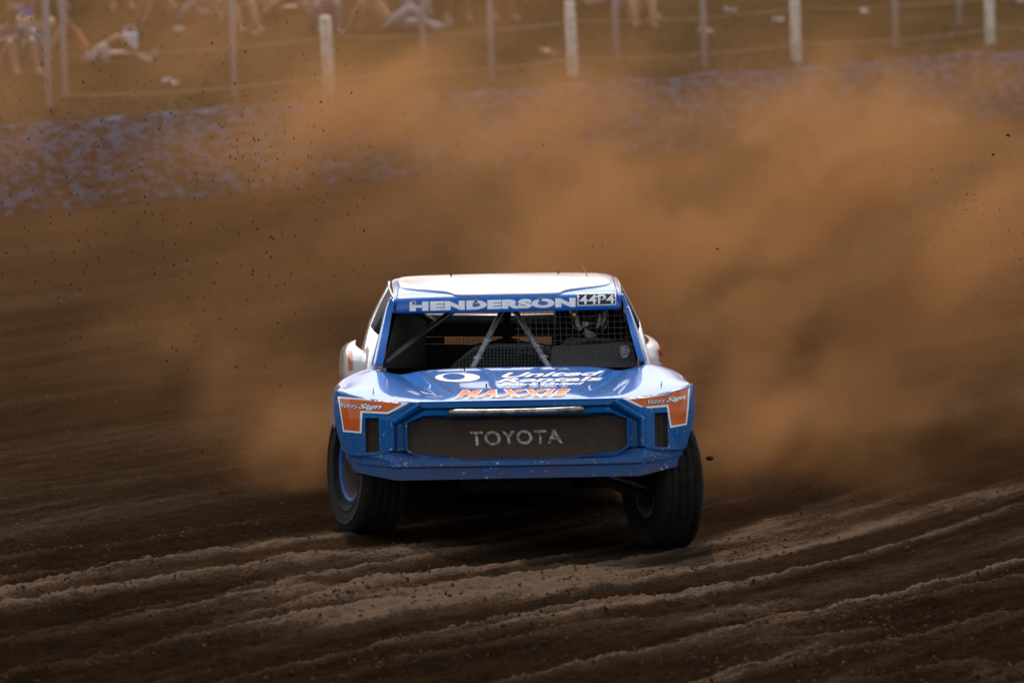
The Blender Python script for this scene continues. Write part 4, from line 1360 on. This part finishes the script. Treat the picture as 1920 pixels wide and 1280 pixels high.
# --- wheels
def make_wheel():
    w = empty('wheel')
    w.parent = root
    # outer face towards -x
    Rt, W = .445, .155
    bm = bmesh.new()
    prof = [(-.085, .235), (-.118, .252), (-.142, .280), (-.149, .285), (-.150, .292), (-.147, .297), (-.153, .325), (-W, .35), (-.154, .366), (-.158, .370), (-.157, .380), (-.152, .384), (-.150, .395), (-.135, .425), (-.118, .438)]
    tread = []
    for g in (-.10, -.055, 0, .055, .10):
        pass
    xs_ = [-.105, -.082, -.080, -.072, -.070, -.035, -.033, -.025, -.023, .023, .025, .033, .035, .070, .072, .080, .082, .105]
    for k, x_ in enumerate(xs_):
        deep = k % 4 in (2, 3) and 0 < k < 17
        deep = abs(abs(x_) - .076) < .005 or abs(abs(x_) - .029) < .005
        tread.append((x_, Rt - (.005 if deep else 0) - .25 * x_ * x_))
    prof = prof + tread + [(-a_, b_) for a_, b_ in prof[::-1]]
    seg = 144
    rings = add_lathe_x(bm, prof, seg)
    n0 = len(prof)
    for i in range(13, n0 - 13):
        for k in range(seg):
            x_ = prof[i][0]
            ph = k + int(abs(x_) * 60)
            if ph % 6 == 0:
                v_ = rings[i][k]; f_ = 1 - (.007 / Rt); v_.co.y *= f_; v_.co.z *= f_
    ty = link('tyre', bm_mesh(bm), M['tyre'], w, True)
    # beadlock ring
    bm = bmesh.new(); add_lathe_x(bm, [(-.090, .206), (-.112, .208), (-.120, .216), (-.121, .244), (-.100, .252)], 72)
    rg = link('beadlock_ring', bm_mesh(bm), M['ring'], w, True)
    bm = bmesh.new()
    for k in range(24):
        a_ = 2 * math.pi * k / 24
        c = Vector((-.119, .230 * math.cos(a_), .230 * math.sin(a_))); add_tube(bm, [c, c + Vector((-.005, 0, 0))], .005, 6)
    tag(link('ring_bolts', bm_mesh(bm), M['tubedark'], w), kind='stuff')
    # rim barrel, deep dish
    bm = bmesh.new(); add_lathe_x(bm, [(-.098, .208), (-.085, .198), (.0, .192), (.03, .188), (.035, .12), (.03, .06), (.03, .001)], 64)
    rm = link('rim', bm_mesh(bm), M['rim'], w, True)
    bm = bmesh.new(); add_lathe_x(bm, [(.12, .236), (.13, .22), (.11, .205), (.04, .19)], 64)
    link('inner_rim', bm_mesh(bm), M['rim'], w, True)
    bm = bmesh.new(); add_lathe_x(bm, [(.03, .075), (-.01, .072), (-.03, .045), (-.055, .04), (-.058, .001)], 24)
    hb = link('hub', bm_mesh(bm), M['tubedark'], w, True)
    bm = bmesh.new()
    for k in range(6):
        a_ = 2 * math.pi * k / 6
        c = Vector((.03, .095 * math.cos(a_), .095 * math.sin(a_))); add_tube(bm, [c, c + Vector((-.03, 0, 0))], .012, 6)
    tag(link('lug_nuts', bm_mesh(bm), M['steel'], w), kind='stuff')
    return w
def copy_tree(o, parent):
    c = o.copy(); COL.objects.link(c); c.parent = parent
    for ch in [q for q in bpy.data.objects if q.parent == o]: copy_tree(ch, c)
    return c
w0 = make_wheel()
def gz(x, y): return float(ground_z(np.array([x]), np.array([y]), False)[0])
def place_wheel(w, wx, wy, steer, flip, camber=0, sink=.012, z=None):
    zc = (gz(wx, wy) if z is None else z) + .445 - sink
    M_ = Matrix.Translation((wx, wy, zc)) @ Euler((random.uniform(0, 1), 0, 0)).to_matrix().to_4x4() if False else Matrix.Translation((wx, wy, zc))
    M_ = M_ @ Matrix.Rotation(steer, 4, 'Z') @ Matrix.Rotation(camber, 4, 'Y') @ Matrix.Rotation(math.pi if flip else 0, 4, 'Z')
    w.matrix_parent_inverse = Matrix()
    w.matrix_basis = RI @ M_
ww = [w0, copy_tree(w0, root), copy_tree(w0, root), copy_tree(w0, root)]
ZL, ZR = gz(-.93, .75), gz(.95, .75)
place_wheel(ww[0], -.925, .75, R(19), False, R(2))
place_wheel(ww[1], .965, .75, R(17), True, R(-2))
place_wheel(ww[2], -.95, 3.55, R(2), False)
place_wheel(ww[3], .90, 3.55, R(2), True)
# suspension arms and steering
for s in (-1, 1):
    hubp = RI @ Vector((-.925 if s < 0 else .965, .75, (ZL if s < 0 else ZR) + .40))
    hub_in = hubp + Vector((-s * .10, 0, 0))
    bm = bmesh.new()
    a0 = Vector((s * .22, .50, .44)); a1 = Vector((s * .22, 1.05, .44)); b0 = hub_in + Vector((0, -.08, -.10)); b1 = hub_in + Vector((0, .08, -.10))
    up_ = Vector((0, 0, .05))
    vv = [bm.verts.new(q) for q in (a0, a1, b1, b0, a0 + up_ * 1.6, a1 + up_ * 1.6, b1 + up_, b0 + up_)]
    for f_ in ((0, 1, 2, 3), (4, 5, 6, 7), (0, 1, 5, 4), (1, 2, 6, 5), (2, 3, 7, 6), (3, 0, 4, 7)): bm.faces.new([vv[k] for k in f_])
    o = link('lower_arm', bm_mesh(bm), M['dirty'], root); bevel_mod(o, .015, 2)
    tube_part('upper_arm', [Vector((s * .35, .65, .66)), hub_in + Vector((0, -.03, .13))], .022, M['dirty'])
    tube_part('upper_arm', [Vector((s * .35, .95, .66)), hub_in + Vector((0, .03, .13))], .022, M['dirty'])
    tube_part('tie_rod', [Vector((s * .2, .48, .50)), hub_in + Vector((0, -.14, .0))], .014, M['steel'])
    tube_part('hub_carrier', [hub_in + Vector((0, 0, -.13)), hub_in + Vector((0, 0, .15))], .05, M['dirty'])
    tube_part('axle_stub', [hub_in + Vector((-s * .12, 0, 0)), hubp], .055, M['dirty'])
    tube_part('shock_absorber', [Vector((s * .55, .86, .85)), hub_in + Vector((-s * .12, .05, -.06))], .038, M['tubedark'])
tube_part('rear_axle', [RI @ Vector((-.9, 3.55, .40)), RI @ Vector((.86, 3.55, .36))], .06, M['dirty'])

# --- driver
def driver():
    base = PL(1105, 650, 2.25)
    W_ = RM @ base
    rt = empty('person', (W_.x, W_.y, .62), (0, 0, .03))
    tag(rt, 'helmeted driver in dark race suit seated behind the net inside the truck', 'person')
    hz = 1.27 - .62
    P = [(0, .05, .05), (0, .08, .25), (0, .07, .40), (0, .04, .50), (0, 0, .62), (0, 0, .72)]
    Rr = [(.16, .13), (.15, .12), (.18, .12), .06, (.08, .095), .06]
    E = [(0, 1), (1, 2), (2, 3), (3, 4), (4, 5)]
    for s in (-1, 1):
        b = len(P); P += [(s * .19, .05, .42), (s * .27, -.18, .24), (s * .15, -.42, .30), (s * .12, -.47, .31)]; Rr += [.06, .045, .035, .04]; E += [(2, b), (b, b + 1), (b + 1, b + 2), (b + 2, b + 3)]
        b = len(P); P += [(s * .10, -.02, .04), (s * .16, -.42, .16), (s * .14, -.75, -.05)]; Rr += [.09, .065, .05]; E += [(0, b), (b, b + 1), (b + 1, b + 2)]
    link('body', skin_mesh(P, E, Rr, 0, 1), cloth('dark_race_suit', (0.02, 0.02, 0.024)), rt, True)
    # helmet shell with open eye port
    bm = bmesh.new()
    bmesh.ops.create_uvsphere(bm, u_segments=32, v_segments=20, radius=1)
    for v_ in bm.verts:
        x_, y_, z_ = v_.co
        jaw = 1 - .18 * max(0, -z_ - .2)
        v_.co = Vector((x_ * .132 * jaw, y_ * .155 * jaw - (.02 * max(0, -z_) if y_ < 0 else 0), z_ * .150))
    port = [f_ for f_ in bm.faces if f_.calc_center_median().y < -.08 and -.03 < f_.calc_center_median().z < .06 and abs(f_.calc_center_median().x) < .095]
    bmesh.ops.delete(bm, geom=port, context='FACES')
    t = NT('helmet_paint'); v = t.coord()
    t.base(t.mix(t.ramp(t.noise(v, 7, 2, 0.4, 1.2), [(0.52, 0.0), (0.56, 1.0)]), (0.02, 0.015, 0.012), (0.70, 0.68, 0.66))); t.rough(0.2); t.p.inputs['Coat Weight'].default_value = 1
    h = link('helmet', bm_mesh(bm), t.m, rt, True); h.location = (0, -.01, .665); thick(h, .008, -1)
    bm = bmesh.new(); bmesh.ops.create_uvsphere(bm, u_segments=24, v_segments=12, radius=1)
    for v_ in bm.verts: v_.co = Vector((v_.co.x * .122, v_.co.y * .143, v_.co.z * .10))
    vz = link('visor', bm_mesh(bm), simple('smoked_visor', (0.02, 0.016, 0.014), 0.08), h, True)
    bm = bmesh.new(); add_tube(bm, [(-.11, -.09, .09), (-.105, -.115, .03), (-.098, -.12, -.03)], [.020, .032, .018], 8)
    link('helmet_glint', bm_mesh(bm), simple('gold_glint', (0.85, 0.52, 0.12), 0.25, 0.8), h, True)  # warm sun glint on the helmet, modelled as a gold patch
    # white cheek vents
    for x_, z_, w_ in ((-.085, -.035, .016), (.062, -.02, .013), (.098, -.005, .010)):
        bm = bmesh.new(); add_tube(bm, [(x_, -.105 if abs(x_) > .09 else -.125, z_ + .045), (x_ * 1.0, -.125 if abs(x_) > .09 else -.14, z_), (x_ * .75, -.14, z_ - .045)], [w_ * .7, w_, w_ * .6], 8)
        link('helmet_vent', bm_mesh(bm), M['vinyl'], h, True)
    # neck collar
    bm = bmesh.new()
    rings = []
    for (z_, r_) in ((.46, .20), (.50, .17), (.53, .13)):
        rings.append([bm.verts.new((r_ * math.cos(k * .2618), r_ * .7 * math.sin(k * .2618), z_)) for k in range(24)])
    for i in range(2):
        for k in range(24): bm.faces.new((rings[i][k], rings[i][(k + 1) % 24], rings[i + 1][(k + 1) % 24], rings[i + 1][k]))
    link('neck_collar', bm_mesh(bm), cloth('grey_collar_cloth', (0.10, 0.105, 0.115)), rt, True)
driver()
# seat and wheel for the driver
c = PL(1105, 640, 2.5)
bm = bmesh.new(); add_box(bm, (c.x, 2.52, 1.0), (.46, .08, .62)); add_box(bm, (c.x - .2, 2.44, 1.28), (.05, .22, .20)); add_box(bm, (c.x + .2, 2.44, 1.28), (.05, .22, .20)); add_box(bm, (c.x, 2.25, .62), (.46, .5, .08))
o = link('seat', bm_mesh(bm), M['black'], root); bevel_mod(o, .03, 3)
bm = bmesh.new(); cc = Vector((c.x, 1.80, .98)); add_tube(bm, [cc + Vector((.16 * math.cos(a_), .03 * math.sin(a_), .16 * math.sin(a_))) for a_ in np.linspace(0, 2 * math.pi, 25)], .014, 8)
link('steering_wheel', bm_mesh(bm), M['black'], root, True)

# ------------------------------------------------------------------ dirt in the air
pts = []; szs = []
def clods(n, x0, x1, y0, y1, d0, d1, s0, s1, powr=3.0, dens=None):
    for _ in range(n):
        px, py = random.uniform(x0, x1), random.uniform(y0, y1)
        if dens and random.random() > dens(px, py): continue
        y = random.uniform(d0, d1)
        p = at_y(px, py, y)
        if p.z < .1: continue
        pts.append(p[:]); szs.append(s0 + (s1 - s0) * random.random() ** powr)
clods(4200, 0, 720, 0, 660, -3, 9, .0014, .0085, 4, lambda a, b: max(.15, 1 - abs(b - 330) / 420) * (1 if a < 600 else .5))
clods(300, 0, 560, 480, 900, 0, 6, .002, .010, 4)
clods(260, 700, 1500, 120, 500, 1, 8, .0016, .006, 5)
clods(420, 1640, 1920, 290, 560, 1, 6, .0014, .0065, 3, lambda a, b: max(0, 1 - abs(b - 290 - (a - 1640) * .55) / 170))
clods(60, 1300, 1900, 400, 860, 1, 6, .0015, .006, 4)
air = scatter('flying_dirt', pts, szs, (.7, .7, 1.6), M['clod'], .5)
tag(air, 'fine specks and crumbs of dirt flying through the air', 'flying dirt', None, 'stuff')
for px, py, y, s, lb in ((1331, 859, 1.5, .030, 'brown dirt clod in the air just right of the front wheel'), (1345, 467, 2.0, .012, 'dark dirt clod flying above the right of the truck'),
                         (1890, 254, 4, .018, 'pale clod flying at the right edge in front of the wall'), (1862, 290, 4, .014, 'clod flying just below another at the right edge'),
                         (247, 321, 2, .010, 'dark clod flying in front of the blue wall at left')):
    b = rock_mesh(int(px)); 
    for v_ in b.verts: v_.co = Vector((v_.co.x * 1.3, v_.co.y, v_.co.z * .8)) * s
    o = link('dirt_clod', bm_mesh(b), M['clod'], None, True); subsurf(o, 1); o.location = at_y(px, py, y)
    tag(o, lb, 'dirt clod', 'clods thrown up by the wheels')

# ------------------------------------------------------------------ the dust cloud
def dust():
    X0, X1, Y0, Y1, Z0, Z1 = -8.0, 10.0, 1.6, 34.0, -.25, 5.0
    me = mesh_of([(X0, Y0, Z0), (X1, Y0, Z0), (X1, Y1, Z0), (X0, Y1, Z0)], [(0, 1, 2, 3)], 'dust')
    mt = bpy.data.materials.new('dust_cloud'); mt.use_nodes = True
    nt = mt.node_tree; nt.nodes.clear()
    out = nt.nodes.new('ShaderNodeOutputMaterial')
    pv = nt.nodes.new('ShaderNodeVolumePrincipled')
    pv.inputs['Color'].default_value = (0.365, 0.188, 0.081, 1)
    pv.inputs['Density'].default_value = 1.0
    pv.inputs['Density Attribute'].default_value = 'density'
    pv.inputs['Anisotropy'].default_value = 0.25
    nt.links.new(pv.outputs[0], out.inputs['Volume'])
    o = link('dust_cloud', me, mt)
    ng = bpy.data.node_groups.new('dust_field', 'GeometryNodeTree')
    ng.interface.new_socket('Geometry', in_out='INPUT', socket_type='NodeSocketGeometry')
    ng.interface.new_socket('Geometry', in_out='OUTPUT', socket_type='NodeSocketGeometry')
    N_ = ng.nodes.new; L_ = ng.links.new
    go = N_('NodeGroupOutput')
    pos = N_('GeometryNodeInputPosition').outputs[0]
    def m(op, a, b=None, clamp=False):
        q = N_('ShaderNodeMath'); q.operation = op; q.use_clamp = clamp
        for i, v_ in enumerate((a, b)):
            if v_ is None: continue
            if isinstance(v_, (int, float)): q.inputs[i].default_value = v_
            else: L_(v_, q.inputs[i])
        return q.outputs[0]
    def vm(op, a, b):
        q = N_('ShaderNodeVectorMath'); q.operation = op
        for i, v_ in enumerate((a, b)):
            if isinstance(v_, (tuple, list, Vector)): q.inputs[i].default_value = tuple(v_)
            else: L_(v_, q.inputs[i])
        return q
    def noise(vec, sc, det, rough=.55):
        q = N_('ShaderNodeTexNoise'); q.inputs['Scale'].default_value = sc; q.inputs['Detail'].default_value = det; q.inputs['Roughness'].default_value = rough
        L_(vec, q.inputs['Vector']); return q
    # warp the position so that the puffs curl
    w1 = noise(pos, .45, 2); wv = vm('SUBTRACT', w1.outputs['Color'], (.5, .5, .5)).outputs[0]
    wv = vm('MULTIPLY', wv, (1.8, 1.6, 1.3)).outputs[0]
    wp = vm('ADD', pos, wv).outputs[0]
    total = None
    for (px, py, y, rx, ry, rz, amp) in BLOBS:
        c_ = at_y(px, py, y)
        d_ = vm('SUBTRACT', wp, c_).outputs[0]
        d_ = vm('DIVIDE', d_, (rx, ry, rz)).outputs[0]
        q = vm('DOT_PRODUCT', d_, d_); 
        L_(d_, q.inputs[0]); L_(d_, q.inputs[1])
        g = m('MULTIPLY', m('EXPONENT', m('MULTIPLY', q.outputs['Value'], -1.0)), amp)
        total = g if total is None else m('ADD', total, g)
    # streaky billows rising to the right
    mp = N_('ShaderNodeVectorRotate'); mp.rotation_type = 'Y_AXIS'; mp.inputs['Angle'].default_value = R(38); L_(wp, mp.inputs['Vector'])
    st = vm('MULTIPLY', mp.outputs[0], (.62, .20, 1.6)).outputs[0]
    n1 = noise(st, 1.0, 6, .62).outputs[0]
    n1 = m('MULTIPLY', m('SUBTRACT', n1, .45), 6.5, True)
    sf = vm('MULTIPLY', mp.outputs[0], (1.5, .35, 5.0)).outputs[0]
    n2 = m('ADD', m('MULTIPLY', m('SUBTRACT', noise(sf, 1.0, 4, .6).outputs[0], .36), 3.2, True), .25)
    n1 = m('MULTIPLY', m('ADD', m('MULTIPLY', n1, 2.2), .12), n2)
    dens = m('MULTIPLY', total, n1)
    # thin veil everywhere, thicker to the left and low
    nv = noise(pos, .35, 3).outputs[0]
    veil = m('MULTIPLY', m('ADD', nv, -.15), VEIL)
    dens = m('ADD', dens, veil)
    sp = N_('ShaderNodeSeparateXYZ'); L_(pos, sp.inputs[0])
    # fade at the faces of the box
    def fade(sock, lo, hi, w):
        a_ = m('DIVIDE', m('SUBTRACT', sock, lo), w, True); b_ = m('DIVIDE', m('SUBTRACT', hi, sock), w, True); return m('MULTIPLY', a_, b_)
    dens = m('MULTIPLY', dens, m('MULTIPLY', fade(sp.outputs[0], X0, X1, 1.2), m('MULTIPLY', fade(sp.outputs[1], Y0, Y1, .8), m('DIVIDE', m('SUBTRACT', Z1, sp.outputs[2]), 1.2, True))))
    vc = N_('GeometryNodeVolumeCube')
    vc.inputs['Min'].default_value = (X0, Y0, Z0); vc.inputs['Max'].default_value = (X1, Y1, Z1)
    vc.inputs['Resolution X'].default_value = 150; vc.inputs['Resolution Y'].default_value = 190; vc.inputs['Resolution Z'].default_value = 60
    L_(dens, vc.inputs['Density'])
    sm = N_('GeometryNodeSetMaterial'); sm.inputs['Material'].default_value = mt
    L_(vc.outputs[0], sm.inputs[0]); L_(sm.outputs[0], go.inputs[0])
    md = o.modifiers.new('dust', 'NODES'); md.node_group = ng
    tag(o, 'orange brown dust cloud billowing up behind the truck', 'dust cloud', None, 'stuff')
BLOBS = [
    (1340, 400, 7.0, 1.5, 1.4, .75, .95),
    (1010, 245, 9.0, 1.5, 1.2, .25, 1.35),
    (1270, 235, 9.0, 1.1, 1.3, .34, 1.2),
    (1600, 290, 9.0, 1.2, 1.4, .50, 1.8),
    (1600, 570, 8.0, 1.9, 1.6, 1.0, .70),
    (1420, 780, 5.0, 1.0, 1.1, .45, .65),
    (480, 690, 6.0, .7, 1.0, .45, .22),
    (560, 830, 3.8, .45, .7, .34, .50),
    (960, 490, 6.5, 1.0, 1.2, .50, .34),
    (740, 270, 8.0, .6, 1.0, .20, .75),
    (140, 60, 22.0, 4.5, 3.0, 1.3, .10),
]
VEIL = .015
dust()
